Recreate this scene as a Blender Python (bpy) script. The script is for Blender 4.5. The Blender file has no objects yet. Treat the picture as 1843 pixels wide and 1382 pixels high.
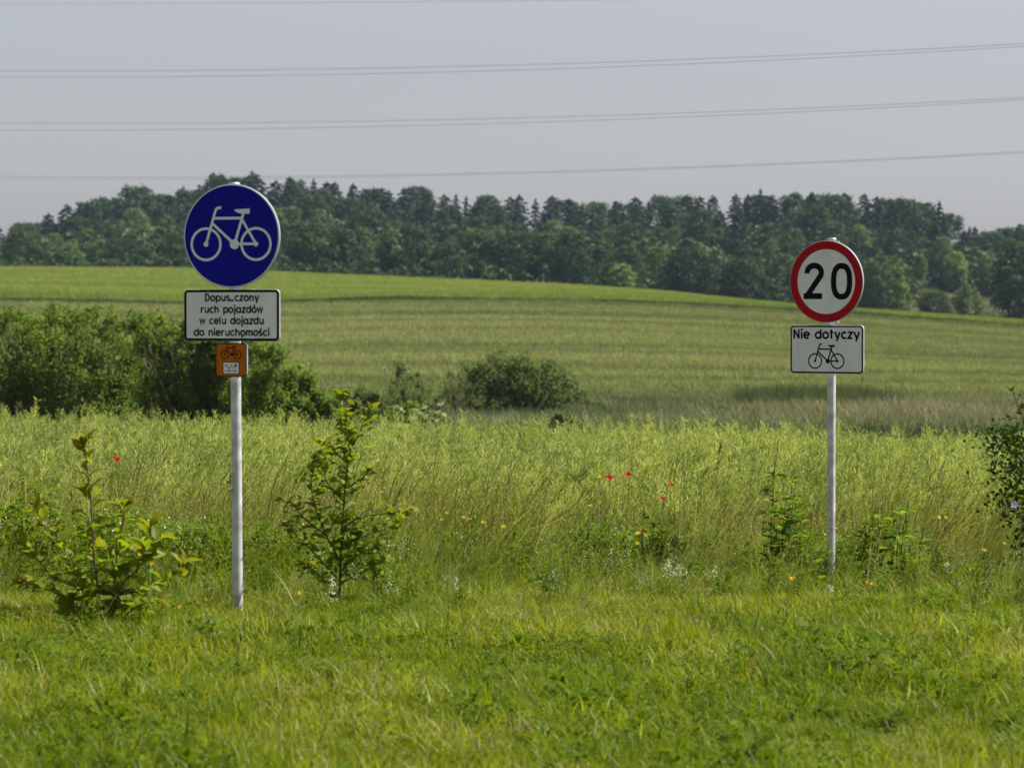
import bpy, math, random
import numpy as np
from mathutils import Vector, Matrix, Euler

SC = bpy.context.scene
COL = SC.collection
R = math.radians
PI = math.pi

# ------------------------------------------------------------------ camera
EYE = 1.74
FPX = 6144.0                      # focal length in pixels of an 1843 px wide picture
PW, PH = 1843.0, 1382.0
PITCH = math.atan(131.0 / FPX)    # looking slightly down
cam_d = bpy.data.cameras.new('camera')
cam = bpy.data.objects.new('camera', cam_d)
COL.objects.link(cam)
cam.location = (0, 0, EYE)
cam.rotation_euler = (PI / 2 - PITCH, 0, 0)
cam_d.sensor_width = 36.0
cam_d.sensor_fit = 'HORIZONTAL'
cam_d.lens = 36.0 * FPX / PW
cam_d.clip_start = 0.5
cam_d.clip_end = 9000
cam_d.dof.use_dof = True
cam_d.dof.focus_distance = 27.0
cam_d.dof.aperture_fstop = 5.8
SC.camera = cam

# ------------------------------------------------------------------ light
SUN_AZ = R(78)       # from +Y (away from the camera) towards +X (right)
SUN_EL = R(55)
world = bpy.data.worlds.new('World')
SC.world = world
world.use_nodes = True
wn = world.node_tree
bg = wn.nodes['Background']
sky = wn.nodes.new('ShaderNodeTexSky')
sky.sky_type = 'NISHITA'
sky.sun_disc = False
sky.sun_elevation = SUN_EL
sky.sun_rotation = SUN_AZ
sky.air_density = 1.0
sky.dust_density = 1.0
sky.ozone_density = 2.0
hs = wn.nodes.new('ShaderNodeHueSaturation')
hs.inputs['Saturation'].default_value = 0.28
wn.links.new(sky.outputs[0], hs.inputs['Color'])
tn = wn.nodes.new('ShaderNodeVectorMath')
tn.operation = 'MULTIPLY'
tn.inputs[1].default_value = (0.99, 0.985, 1.04)
wn.links.new(hs.outputs[0], tn.inputs[0])
wn.links.new(tn.outputs[0], bg.inputs['Color'])
bg.inputs['Strength'].default_value = 0.0565
sun_d = bpy.data.lights.new('sun', 'SUN')
sun_d.energy = 5.0
sun_d.angle = R(0.6)
sun_d.color = (1.0, 0.955, 0.88)
sun = bpy.data.objects.new('sun', sun_d)
COL.objects.link(sun)
sdir = Vector((math.sin(SUN_AZ) * math.cos(SUN_EL), math.cos(SUN_AZ) * math.cos(SUN_EL), math.sin(SUN_EL)))
sun.rotation_euler = sdir.to_track_quat('Z', 'Y').to_euler()
sun.location = (40, 20, 60)
SC.view_settings.view_transform = 'Standard'
SC.view_settings.look = 'None'
SC.view_settings.exposure = 0.85
SC.view_settings.gamma = 1.0
SC.view_settings.use_curve_mapping = False
SC.render.engine = 'CYCLES'
SC.cycles.use_denoising = True
SC.cycles.max_bounces = 6
SC.cycles.diffuse_bounces = 3
SC.cycles.glossy_bounces = 2
SC.cycles.transmission_bounces = 4
SC.cycles.volume_bounces = 0
SC.cycles.transparent_max_bounces = 8
SC.cycles.use_adaptive_sampling = True
SC.cycles.adaptive_threshold = 0.015

# ------------------------------------------------------------------ helpers
rng = np.random.default_rng(11)
_cp, _sp = math.cos(PITCH), math.sin(PITCH)


def P(px, py, d):
    """the point at depth d (metres along +Y) seen at photo pixel (px, py)"""
    cx, cy = (px - PW / 2) / FPX, (PH / 2 - py) / FPX
    # camera looks along +Y tilted down by PITCH
    yv = _cp + cy * _sp
    zv = -_sp + cy * _cp
    s = d / yv
    return Vector((cx * s, d, EYE + zv * s))


def tag(o, label=None, cat=None, group=None, kind=None):
    if label: o['label'] = label
    if cat: o['category'] = cat
    if group: o['group'] = group
    if kind: o['kind'] = kind
    return o


def empty(name, loc, rz=0.0):
    o = bpy.data.objects.new(name, None)
    o.empty_display_size = 0.2
    COL.objects.link(o)
    o.location = loc
    o.rotation_euler = (0, 0, rz)
    return o


def mesh_np(name, V, F, mats, tint=None, midx=None, smooth=False):
    """V (n,3), F either (m,k) array or list of such arrays with different k"""
    V = np.asarray(V, np.float32).reshape(-1, 3)
    Fs = F if isinstance(F, list) else [F]
    Fs = [np.asarray(f, np.int32) for f in Fs if len(f)]
    me = bpy.data.meshes.new(name)
    me.vertices.add(len(V))
    me.vertices.foreach_set('co', V.ravel())
    loops = np.concatenate([f.ravel() for f in Fs]) if Fs else np.zeros(0, np.int32)
    counts = np.concatenate([np.full(len(f), f.shape[1], np.int32) for f in Fs]) if Fs else np.zeros(0, np.int32)
    starts = np.concatenate([[0], np.cumsum(counts)[:-1]]).astype(np.int32) if len(counts) else counts
    me.loops.add(len(loops))
    me.loops.foreach_set('vertex_index', loops)
    me.polygons.add(len(counts))
    me.polygons.foreach_set('loop_start', starts)
    me.polygons.foreach_set('loop_total', counts)
    if midx is not None:
        me.polygons.foreach_set('material_index', np.asarray(midx, np.int32))
    if smooth:
        me.polygons.foreach_set('use_smooth', np.ones(len(counts), bool))
    for m in (mats if isinstance(mats, (list, tuple)) else [mats]):
        me.materials.append(m)
    if tint is not None:
        a = me.attributes.new('tint', 'FLOAT', 'POINT')
        a.data.foreach_set('value', np.asarray(tint, np.float32))
    me.update(calc_edges=True)
    return me


def link(name, me, parent=None, loc=(0, 0, 0), rot=(0, 0, 0)):
    o = bpy.data.objects.new(name, me)
    COL.objects.link(o)
    o.location = loc
    o.rotation_euler = rot
    if parent is not None:
        o.parent = parent
    return o


class Geo:
    """collects pieces of geometry into one mesh"""
    def __init__(self):
        self.V, self.F, self.T, self.M, self.n = [], [], [], [], 0

    def add(self, V, F, tint=0.0, mat=0):
        V = np.asarray(V, np.float32).reshape(-1, 3)
        F = np.asarray(F, np.int32)
        self.V.append(V)
        self.F.append(F + self.n)
        self.T.append(np.broadcast_to(np.asarray(tint, np.float32), (len(V),)).copy())
        self.M.append(np.full(len(F), mat, np.int32))
        self.n += len(V)

    def arrays(self):
        return np.concatenate(self.V), self.F, np.concatenate(self.T), np.concatenate(self.M)

    def mesh(self, name, mats, smooth=False):
        V, F, T, M = self.arrays()
        return mesh_np(name, V, F, mats, T, M, smooth)


def tube(pts, radii, n=6):
    pts = [Vector(p) for p in pts]
    m = len(pts)
    V, F = [], []
    ref = Vector((0.31, 0.93, 0.2)).normalized()
    for i, p in enumerate(pts):
        t = (pts[min(i + 1, m - 1)] - pts[max(i - 1, 0)])
        t = t.normalized() if t.length > 1e-9 else Vector((0, 0, 1))
        a = t.cross(ref)
        a = a.normalized() if a.length > 1e-4 else Vector((1, 0, 0))
        b = t.cross(a)
        r = radii[i] if hasattr(radii, '__len__') else radii
        for k in range(n):
            an = 2 * PI * k / n
            V.append(p + a * (r * math.cos(an)) + b * (r * math.sin(an)))
    for i in range(m - 1):
        for k in range(n):
            k2 = (k + 1) % n
            F.append((i * n + k, i * n + k2, (i + 1) * n + k2, (i + 1) * n + k))
    return np.array([tuple(v) for v in V], np.float32), np.array(F, np.int32)


def smooth_path(pts, n=5):
    pts = [Vector(p) for p in pts]
    out = []
    for i in range(len(pts) - 1):
        p0, p1, p2, p3 = pts[max(i - 1, 0)], pts[i], pts[i + 1], pts[min(i + 2, len(pts) - 1)]
        for k in range(n):
            t = k / n
            out.append(0.5 * ((2 * p1) + (p2 - p0) * t + (2 * p0 - 5 * p1 + 4 * p2 - p3) * t * t + (3 * p1 - p0 - 3 * p2 + p3) * t ** 3))
    out.append(pts[-1])
    return out


# value noise (numpy) for natural variation
_perm = np.random.default_rng(5).random((257, 257)).astype(np.float32)


def vnoise(x, y):
    x = np.asarray(x, float); y = np.asarray(y, float)
    xi = np.floor(x).astype(int); yi = np.floor(y).astype(int)
    fx = x - xi; fy = y - yi
    fx = fx * fx * (3 - 2 * fx); fy = fy * fy * (3 - 2 * fy)
    a = _perm[xi % 256, yi % 256]; b = _perm[(xi + 1) % 256, yi % 256]
    c = _perm[xi % 256, (yi + 1) % 256]; d = _perm[(xi + 1) % 256, (yi + 1) % 256]
    return (a * (1 - fx) + b * fx) * (1 - fy) + (c * (1 - fx) + d * fx) * fy


def fbm(x, y, o=3):
    s, a, t = 0, 1, 0
    for k in range(o):
        s = s + a * vnoise(x * 2 ** k + 17.3 * k, y * 2 ** k + 9.1 * k); t += a; a *= 0.5
    return s / t


# ------------------------------------------------------------------ materials
def new_mat(name):
    m = bpy.data.materials.new(name)
    m.use_nodes = True
    nt = m.node_tree
    return m, nt, nt.nodes['Principled BSDF'], nt.nodes['Material Output']


def mat_plain(name, col, rough=0.5, metal=0.0, spec=0.5, noise=0.0, scale=20.0, bump=0.0):
    m, nt, bs, out = new_mat(name)
    bs.inputs['Roughness'].default_value = rough
    bs.inputs['Metallic'].default_value = metal
    bs.inputs['Specular IOR Level'].default_value = spec
    bs.inputs['Base Color'].default_value = (*col, 1)
    if noise or bump:
        tc = nt.nodes.new('ShaderNodeTexCoord')
        nz = nt.nodes.new('ShaderNodeTexNoise')
        nz.inputs['Scale'].default_value = scale
        nz.inputs['Detail'].default_value = 6
        nt.links.new(tc.outputs['Object'], nz.inputs['Vector'])
        if noise:
            mr = nt.nodes.new('ShaderNodeMapRange')
            mr.inputs['From Min'].default_value = 0.3
            mr.inputs['From Max'].default_value = 0.7
            mr.inputs['To Min'].default_value = 1 - noise
            mr.inputs['To Max'].default_value = 1 + noise * 0.5
            nt.links.new(nz.outputs['Fac'], mr.inputs['Value'])
            mx = nt.nodes.new('ShaderNodeVectorMath')
            mx.operation = 'SCALE'
            mx.inputs[0].default_value = col
            nt.links.new(mr.outputs[0], mx.inputs['Scale'])
            nt.links.new(mx.outputs[0], bs.inputs['Base Color'])
        if bump:
            bp = nt.nodes.new('ShaderNodeBump')
            bp.inputs['Strength'].default_value = bump
            bp.inputs['Distance'].default_value = 0.01
            nt.links.new(nz.outputs['Fac'], bp.inputs['Height'])
            nt.links.new(bp.outputs[0], bs.inputs['Normal'])
    return m


def mat_leaf(name, a, b, trans=0.35, rough=0.5, spec=0.25, glow=(1.25, 1.3, 0.6), inst=1.0, obj=0.0, patch=0.0, patch_scale=0.3, c=None):
    """foliage: colours a..b mixed by the natural variation of each leaf (tint), clump (itint) and plant;
    leaves let part of the light through"""
    m, nt, bs, out = new_mat(name)
    N, L = nt.nodes, nt.links
    at = N.new('ShaderNodeAttribute'); at.attribute_name = 'tint'
    val = at.outputs['Fac']

    def addm(v1, v2, scale):
        ma = N.new('ShaderNodeMath'); ma.operation = 'MULTIPLY_ADD'
        L.new(v2, ma.inputs[0]); ma.inputs[1].default_value = scale; L.new(v1, ma.inputs[2])
        return ma.outputs[0]
    if inst:
        ai = N.new('ShaderNodeAttribute'); ai.attribute_type = 'INSTANCER'; ai.attribute_name = 'itint'
        val = addm(val, ai.outputs['Fac'], inst)
    if obj:
        oi = N.new('ShaderNodeObjectInfo')
        s = N.new('ShaderNodeMath'); s.operation = 'SUBTRACT'; s.inputs[1].default_value = 0.5
        L.new(oi.outputs['Random'], s.inputs[0])
        val = addm(val, s.outputs[0], obj)
    if patch:
        ge = N.new('ShaderNodeNewGeometry')
        nz = N.new('ShaderNodeTexNoise'); nz.inputs['Scale'].default_value = patch_scale; nz.inputs['Detail'].default_value = 3
        L.new(ge.outputs['Position'], nz.inputs['Vector'])
        s = N.new('ShaderNodeMath'); s.operation = 'SUBTRACT'; s.inputs[1].default_value = 0.5
        L.new(nz.outputs['Fac'], s.inputs[0])
        val = addm(val, s.outputs[0], patch)
    cr = N.new('ShaderNodeValToRGB')
    el = cr.color_ramp.elements
    el[0].position = 0.0; el[0].color = (*a, 1)
    el[1].position = 1.0; el[1].color = (*b, 1)
    if c is not None:
        e = el.new(0.78); e.color = (*b, 1)
        el[-1].color = (*c, 1)
    L.new(val, cr.inputs['Fac'])
    L.new(cr.outputs[0], bs.inputs['Base Color'])
    bs.inputs['Roughness'].default_value = rough
    bs.inputs['Specular IOR Level'].default_value = spec
    if trans > 0:
        tr = N.new('ShaderNodeBsdfTranslucent')
        mu = N.new('ShaderNodeVectorMath'); mu.operation = 'MULTIPLY'
        mu.inputs[1].default_value = glow
        L.new(cr.outputs[0], mu.inputs[0])
        L.new(mu.outputs[0], tr.inputs['Color'])
        mix = N.new('ShaderNodeMixShader'); mix.inputs['Fac'].default_value = trans
        L.new(bs.outputs[0], mix.inputs[1]); L.new(tr.outputs[0], mix.inputs[2])
        L.new(mix.outputs[0], out.inputs['Surface'])
    return m


# ------------------------------------------------------------------ terrain
def px_of(x, d):
    return x / np.maximum(d, 1.0) * FPX + PW / 2


def z_at_row(row, d):
    # height seen at photo row on the centre column, at depth d
    cy = (PH / 2 - np.asarray(row, float)) / FPX
    return EYE + (-_sp + cy * _cp) / (_cp + cy * _sp) * d


U_B = [-1500, 0, 330, 700, 1000, 1200, 1350, 1500, 1700, 1843, 3300]
ROW_B = [540, 534, 541, 534, 534, 541, 549, 559, 572, 583, 640]
U_C = [-1500, 0, 330, 640, 1000, 1200, 1350, 1500, 1700, 1843, 3300]
ROW_C = [478, 480, 482, 495, 511, 525, 542, 556, 570, 579, 640]
U_F = [-1500, -300, 0, 200, 450, 700, 1000, 1200, 1600, 1750, 1843, 2200, 3300]
ROW_F = [540, 525, 512, 478, 436, 448, 474, 468, 462, 492, 505, 520, 540]
CD = [0, 8, 20, 22.5, 25, 28, 31, 36, 50, 60, 75, 100, 150, 200]
CZ = [0.0, 0, -0.02, -0.13, -0.36, -0.76, -0.95, -1.05, -1.28, -1.75, -2.0, -2.35, -3.15, -4.0]


def smoothstep(a, b, x):
    t = np.clip((x - a) / (b - a), 0, 1)
    return t * t * (3 - 2 * t)


def ground_z(x, d):
    x = np.asarray(x, float); d = np.asarray(d, float)
    x, d = np.broadcast_arrays(x, d)
    u = px_of(x, d)
    z_near = np.interp(d, CD, CZ)
    tilt = -0.022 * np.clip(x, -14, 14) * smoothstep(24, 38, d) * (1 - smoothstep(60, 110, d))
    z_near = z_near + tilt + 0.05 * (fbm(x * 0.5, d * 0.5) - 0.5) * (1 - smoothstep(60, 200, d))
    rb = np.interp(u, U_B, ROW_B); rc = np.interp(u, U_C, ROW_C); rf = np.interp(u, U_F, ROW_F)
    z300 = z_at_row(rb * 0.5 + 738 * 0.5 + 4, 300.0)
    z430 = z_at_row(rb, 430.0) - 0.9
    z520 = z_at_row(rb * 0.36 + rc * 0.64, 520.0) - 1.1
    z600 = z_at_row(rc, 600.0) - 1.2
    z640 = z600 - 0.6
    z690 = z600 - 2.2
    z960 = z_at_row(rf, 960.0)
    z1150 = z960 - 5
    z = np.where(d <= 200, z_near, 0)

    def seg(z, d0, d1, a, b):
        t = np.clip((d - d0) / (d1 - d0), 0, 1)
        return np.where((d > d0) & (d <= d1), a * (1 - t) + b * t, z)
    z = seg(z, 200, 300, -4.0, z300)
    z = seg(z, 300, 430, z300, z430)
    z = seg(z, 430, 520, z430, z520)
    z = seg(z, 520, 600, z520, z600)
    z = seg(z, 600, 640, z600, z640)
    z = seg(z, 640, 690, z640, z690)
    z = seg(z, 690, 960, z690, z960)
    z = seg(z, 960, 1150, z960, z1150)
    z = seg(z, 1150, 4000, z1150, -60 + 0 * z1150)
    return z


def sheet(name, ds, us, mat, lift=0.0, rough=0.0):
    """a ground sheet following the terrain over depth rows ds and bearing columns us (tan of the bearing)"""
    D, T = np.meshgrid(np.asarray(ds, float), np.asarray(us, float), indexing='ij')
    X = T * D
    Z = ground_z(X, D) + lift
    if rough:
        Z = Z + rough * (fbm(X * 0.35, D * 0.35) - 0.5)
    V = np.stack([X, D, Z], -1).reshape(-1, 3)
    n, m = D.shape
    i = np.arange((n - 1) * m).reshape(n - 1, m)[:, :-1].ravel()
    F = np.stack([i, i + 1, i + m + 1, i + m], -1)
    return link(name, mesh_np(name, V, F, mat, smooth=True))


# earth under the plants, coloured by what grows or lies there
def mat_ground():
    m, nt, bs, out = new_mat('soil_and_litter')
    N, L = nt.nodes, nt.links
    ge = N.new('ShaderNodeNewGeometry')
    nz = N.new('ShaderNodeTexNoise'); nz.inputs['Scale'].default_value = 1.3; nz.inputs['Detail'].default_value = 8
    L.new(ge.outputs['Position'], nz.inputs['Vector'])
    cr = N.new('ShaderNodeValToRGB')
    cr.color_ramp.elements[0].position = 0.3; cr.color_ramp.elements[0].color = (0.035, 0.045, 0.014, 1)
    cr.color_ramp.elements[1].position = 0.7; cr.color_ramp.elements[1].color = (0.085, 0.09, 0.03, 1)
    L.new(nz.outputs['Fac'], cr.inputs['Fac'])
    L.new(cr.outputs[0], bs.inputs['Base Color'])
    bs.inputs['Roughness'].default_value = 0.95
    bs.inputs['Specular IOR Level'].default_value = 0.1
    return m


ds_all = np.concatenate([np.linspace(2, 60, 60), np.linspace(63, 200, 40), np.linspace(206, 700, 90), np.linspace(710, 1150, 45), np.linspace(1250, 4000, 12)])
# the sheet behind and beside the camera starts at the road verge
us_all = np.concatenate([np.linspace(-1.6, -0.26, 10), np.linspace(-0.24, 0.24, 97), np.linspace(0.26, 1.6, 10)])
gnd = tag(sheet('ground', ds_all, us_all, mat_ground()), 'earth under the verge, fields and wood', 'ground', kind='structure')


# ------------------------------------------------------------------ scatter (one object per mass of plants)
def scatter(name, variants, mats, pts, rot, scl, vid, itint, label, cat):
    """variants: list of (V, Flist, tint, midx); pts (n,3); every point carries a copy of its variant"""
    V, F, T, M, ID = [], [], [], [], []
    n = 0
    for k, (v, f, t, mi) in enumerate(variants):
        V.append(v); T.append(t); M.append(mi)
        for a in f:
            F.append(a + n)
        ID.append(np.full(len(v), k)); n += len(v)
    V.append(pts); T.append(np.zeros(len(pts))); ID.append(100 + np.asarray(vid))
    npre = n
    me = mesh_np(name, np.concatenate(V), F, mats, np.concatenate(T), np.concatenate(M))
    tot = len(me.vertices)

    def attr(nm, ty, field, arr):
        a = me.attributes.new(nm, ty, 'POINT')
        a.data.foreach_set(field, arr)
    attr('vid', 'INT', 'value', np.concatenate(ID).astype(np.int32))
    r = np.zeros((tot, 3), np.float32); r[npre:] = rot
    attr('prot', 'FLOAT_VECTOR', 'vector', r.ravel())
    s = np.ones(tot, np.float32); s[npre:] = scl
    attr('pscl', 'FLOAT', 'value', s)
    it = np.zeros(tot, np.float32); it[npre:] = itint
    attr('itint', 'FLOAT', 'value', it)
    o = link(name, me)
    ng = bpy.data.node_groups.new(name + '_scatter', 'GeometryNodeTree')
    ng.interface.new_socket('Geometry', in_out='INPUT', socket_type='NodeSocketGeometry')
    ng.interface.new_socket('Geometry', in_out='OUTPUT', socket_type='NodeSocketGeometry')
    N, L = ng.nodes, ng.links
    gi = N.new('NodeGroupInput'); go = N.new('NodeGroupOutput')
    jn = N.new('GeometryNodeJoinGeometry')

    def named(nm, ty):
        a = N.new('GeometryNodeInputNamedAttribute'); a.data_type = ty; a.inputs['Name'].default_value = nm
        return a.outputs['Attribute']
    vidn = named('vid', 'INT')
    rotn = N.new('FunctionNodeEulerToRotation'); L.new(named('prot', 'FLOAT_VECTOR'), rotn.inputs[0])
    scn = named('pscl', 'FLOAT')

    def sep(val):
        c = N.new('FunctionNodeCompare'); c.data_type = 'INT'; c.operation = 'EQUAL'
        ins = [s for s in c.inputs if s.type == 'INT']
        L.new(vidn, ins[0]); ins[1].default_value = val
        sp = N.new('GeometryNodeSeparateGeometry'); sp.domain = 'POINT'
        L.new(gi.outputs[0], sp.inputs['Geometry']); L.new(c.outputs['Result'], sp.inputs['Selection'])
        return sp.outputs['Selection']
    for k in range(len(variants)):
        src = sep(k)
        mp = N.new('GeometryNodeMeshToPoints'); L.new(sep(100 + k), mp.inputs['Mesh'])
        ip = N.new('GeometryNodeInstanceOnPoints')
        L.new(mp.outputs[0], ip.inputs['Points']); L.new(src, ip.inputs['Instance'])
        L.new(rotn.outputs[0], ip.inputs['Rotation']); L.new(scn, ip.inputs['Scale'])
        L.new(ip.outputs[0], jn.inputs[0])
    L.new(jn.outputs[0], go.inputs[0])
    md = o.modifiers.new('scatter', 'NODES'); md.node_group = ng
    return tag(o, label, cat, kind='stuff')


def wedge(n, d0, d1, half=0.155, pad=1.6, r=rng):
    """n points over the ground in view between depths d0 and d1 (a little wider than the frame)"""
    out = []
    got = 0
    wmax = half * d1 + pad
    while got < n:
        d = r.uniform(d0, d1, n * 2); x = r.uniform(-wmax, wmax, n * 2)
        k = np.abs(x) < half * d + pad
        out.append(np.stack([x[k], d[k]], -1)); got += k.sum()
    return np.concatenate(out)[:n]


def place(xy, lift=0.0):
    return np.stack([xy[:, 0], xy[:, 1], ground_z(xy[:, 0], xy[:, 1]) + lift], -1).astype(np.float32)


# ------------------------------------------------------------------ plant geometry
def blades(r, n, rad, h, w, bend, lean=0.0, lv=3, tint=(0.3, 0.7), taper=0.85):
    """n grass blades; h, w, bend = (min, max); lean biases the bend towards +X (the wind)"""
    a = r.uniform(0, 2 * PI, n); rr = rad * np.sqrt(r.uniform(0, 1, n))
    bx, by = rr * np.cos(a), rr * np.sin(a)
    H = r.uniform(*h, n); W = r.uniform(*w, n); B = r.uniform(*bend, n)
    da = r.uniform(0, 2 * PI, n)
    dx, dy = np.cos(da) + lean, np.sin(da)
    wa = da + PI / 2 + r.normal(0, 0.5, n)
    wx, wy = np.cos(wa), np.sin(wa)
    T = r.uniform(*tint, n)
    V = np.zeros((n, lv + 1, 2, 3), np.float32)
    for i in range(lv + 1):
        t = i / lv
        off = B * H * t * t
        px = bx + dx * off; py = by + dy * off
        pz = H * (t - 0.35 * np.minimum(B, 1.2) * t * t)
        ww = W * 0.5 * (1 - taper * t ** 1.6) * (0.75 + 0.5 * math.sin(PI * min(t * 1.2, 1)))
        V[:, i, 0] = np.stack([px - wx * ww, py - wy * ww, pz], -1)
        V[:, i, 1] = np.stack([px + wx * ww, py + wy * ww, pz], -1)
    base = (np.arange(n) * (lv + 1) * 2)[:, None]
    F = np.concatenate([base + np.array([[2 * i, 2 * i + 1, 2 * i + 3, 2 * i + 2]]) for i in range(lv)])
    return V.reshape(-1, 3), F.astype(np.int32), np.repeat(T, (lv + 1) * 2)


def cards(r, C, Nrm, L, W, up=None, tint=None, kink=0.25):
    """leaf shaped faces: C centres, Nrm normals, length L, width W; pointed quads folded a little"""
    n = len(C)
    Nrm = Nrm / np.maximum(np.linalg.norm(Nrm, axis=1, keepdims=True), 1e-6)
    rnd = r.normal(size=(n, 3)) if up is None else up
    a = rnd - (rnd * Nrm).sum(1, keepdims=True) * Nrm
    a /= np.maximum(np.linalg.norm(a, axis=1, keepdims=True), 1e-6)
    b = np.cross(Nrm, a)
    L = np.broadcast_to(L, (n,))[:, None]; W = np.broadcast_to(W, (n,))[:, None]
    V = np.stack([C - a * L * 0.5, C + b * W * 0.5 + Nrm * W * kink, C + a * L * 0.5, C - b * W * 0.5 + Nrm * W * kink], 1)
    F = np.arange(n * 4).reshape(n, 4)
    T = r.uniform(0.25, 0.75, n) if tint is None else tint
    return V.reshape(-1, 3), F, np.repeat(T, 4)


def join(*parts):
    """parts: (V, F, T, mat)"""
    g = Geo()
    for v, f, t, m in parts:
        g.add(v, f, t, m)
    return g.arrays()


def rand_unit(r, n):
    v = r.normal(size=(n, 3))
    return v / np.linalg.norm(v, axis=1, keepdims=True)

# ================================================================== plant stuff
M_GRASS = mat_leaf('fresh_grass', (0.068, 0.118, 0.004), (0.238, 0.282, 0.010), trans=0.45, rough=0.45, spec=0.2, glow=(1.3, 1.3, 0.25), patch=0.5, patch_scale=0.9, c=(0.36, 0.33, 0.12))
M_TALL = mat_leaf('tall_grass', (0.050, 0.098, 0.007), (0.235, 0.285, 0.028), trans=0.42, rough=0.55, spec=0.15, glow=(1.25, 1.3, 0.4), patch=0.7, patch_scale=0.5, c=(0.42, 0.38, 0.17))
M_SEED = mat_leaf('seed_heads', (0.16, 0.13, 0.04), (0.46, 0.42, 0.15), trans=0.3, rough=0.7, glow=(1.1, 1.05, 0.8))
M_WEED = mat_leaf('weed_leaves', (0.052, 0.100, 0.006), (0.160, 0.215, 0.014), trans=0.40, rough=0.6, spec=0.12, glow=(1.3, 1.45, 0.35))
M_RAPE = mat_leaf('rapeseed_pods', (0.12, 0.185, 0.040), (0.58, 0.62, 0.185), trans=0.42, rough=0.5, spec=0.2, glow=(1.1, 1.15, 0.6), patch=0.4, patch_scale=0.35)
M_WHITE = mat_plain('white_petals', (0.50, 0.50, 0.40), 0.7)
M_CREAM = mat_leaf('cream_petal', (0.52, 0.52, 0.30), (0.72, 0.71, 0.50), trans=0.35, rough=0.6, inst=0, glow=(1.0, 1.0, 0.9))


def stalk_variant(r, n, rad, h, lean, head=True):
    """flowering grass stalks leaning with the wind: thin stems with loose seed heads"""
    parts = []
    for _ in range(n):
        a, q = r.uniform(0, 2 * PI), rad * math.sqrt(r.uniform())
        b = np.array([q * math.cos(a), q * math.sin(a), 0])
        H = r.uniform(*h)
        lx = lean * H * r.uniform(0.4, 1.3); ly = r.normal(0, 0.1) * H
        nod = r.uniform(0.0, 0.14)
        t = np.linspace(0, 1, 6)[:, None]
        path = b + np.concatenate([lx * t ** 1.7 + nod * np.maximum(t - 0.75, 0) ** 1.5 * 4, ly * t ** 1.7, H * t - nod * np.maximum(t - 0.7, 0) ** 2 * 5], 1)
        w = 0.0022
        V = np.stack([path - [w, 0, 0], path + [w, 0, 0]], 1)
        F = np.array([[2 * i, 2 * i + 1, 2 * i + 3, 2 * i + 2] for i in range(5)])
        parts.append((V.reshape(-1, 3), F, r.uniform(0.2, 0.85), 0))
        if head:
            k = int(r.integers(14, 26))
            tt = r.uniform(0.74, 1.0, k)
            C = np.stack([np.interp(tt, t[:, 0], path[:, i]) for i in range(3)], 1)
            sp = r.uniform(0.004, 0.022) * (1.1 - tt)[:, None] * 3
            C = C + r.normal(size=(k, 3)) * sp * 0.6
            dirv = np.tile((path[-1] - path[-2]) / np.linalg.norm(path[-1] - path[-2]), (k, 1)) + r.normal(0, 0.35, (k, 3))
            v, f, T = cards(r, C, rand_unit(r, k), r.uniform(0.010, 0.024, k), 0.0045, up=dirv, tint=r.uniform(0, 1) * 0.5 + r.uniform(0, 0.5, k))
            parts.append((v, f, T, 1))
    return join(*parts)


def weed_variant(r, n, h, rad, leaf=(0.03, 0.07), mat=2):
    """leafy herb: a few stems with leaves all the way up"""
    parts = []
    for _ in range(n):
        a, q = r.uniform(0, 2 * PI), rad * math.sqrt(r.uniform())
        H = r.uniform(*h)
        top = np.array([q * math.cos(a) + r.normal(0, 0.06), q * math.sin(a) + r.normal(0, 0.06), H])
        b = np.array([q * math.cos(a) * 0.6, q * math.sin(a) * 0.6, 0])
        v, f = tube([b, (b + top) / 2 + r.normal(0, 0.01, 3), top], [0.003, 0.0025, 0.0015], 4)
        parts.append((v, f, 0.5, mat))
        k = int(10 + H * 30)
        t = r.uniform(0.1, 1, k) ** 0.8
        az = r.uniform(0, 2 * PI, k)
        L = r.uniform(*leaf, k) * (1.15 - 0.55 * t)
        out = np.stack([np.cos(az), np.sin(az), r.uniform(0.0, 0.8, k)], 1)
        C = b + (top - b) * t[:, None] + out * L[:, None] * 0.5
        Nn = np.stack([-np.cos(az) * 0.4, -np.sin(az) * 0.4, np.ones(k)], 1) + r.normal(0, 0.25, (k, 3))
        v, f, T = cards(r, C, Nn, L, L * r.uniform(0.3, 0.5, k), up=out)
        parts.append((v, f, T, mat))
    return join(*parts)


def clover_variant(r, n, rad, h):
    parts = []
    a, q = r.uniform(0, 2 * PI, n), rad * np.sqrt(r.uniform(0, 1, n))
    H = r.uniform(*h, n)
    for k in range(3):
        az = a * 3 + k * 2 * PI / 3
        out = np.stack([np.cos(az), np.sin(az), r.normal(0, 0.25, n)], 1)
        C = np.stack([q * np.cos(a), q * np.sin(a), H], 1) + out * 0.011
        v, f, T = cards(r, C, np.stack([r.normal(0, .3, n), r.normal(0, .3, n), np.ones(n)], 1), 0.023, 0.02, up=out)
        parts.append((v, f, T, 2))
    return join(*parts)


def as_var(arr):
    return arr


def var_blades(*a, mat=0, **k):
    v, f, t = blades(*a, **k)
    return v, [f], t, np.full(len(f), mat, np.int32)


def sumvars(*vs):
    V, F, T, M, n = [], [], [], [], 0
    for v, f, t, m in vs:
        V.append(v); T.append(t); M.append(m)
        for q in f:
            F.append(q + n)
        n += len(v)
    return np.concatenate(V), F, np.concatenate(T), np.concatenate(M)


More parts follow.
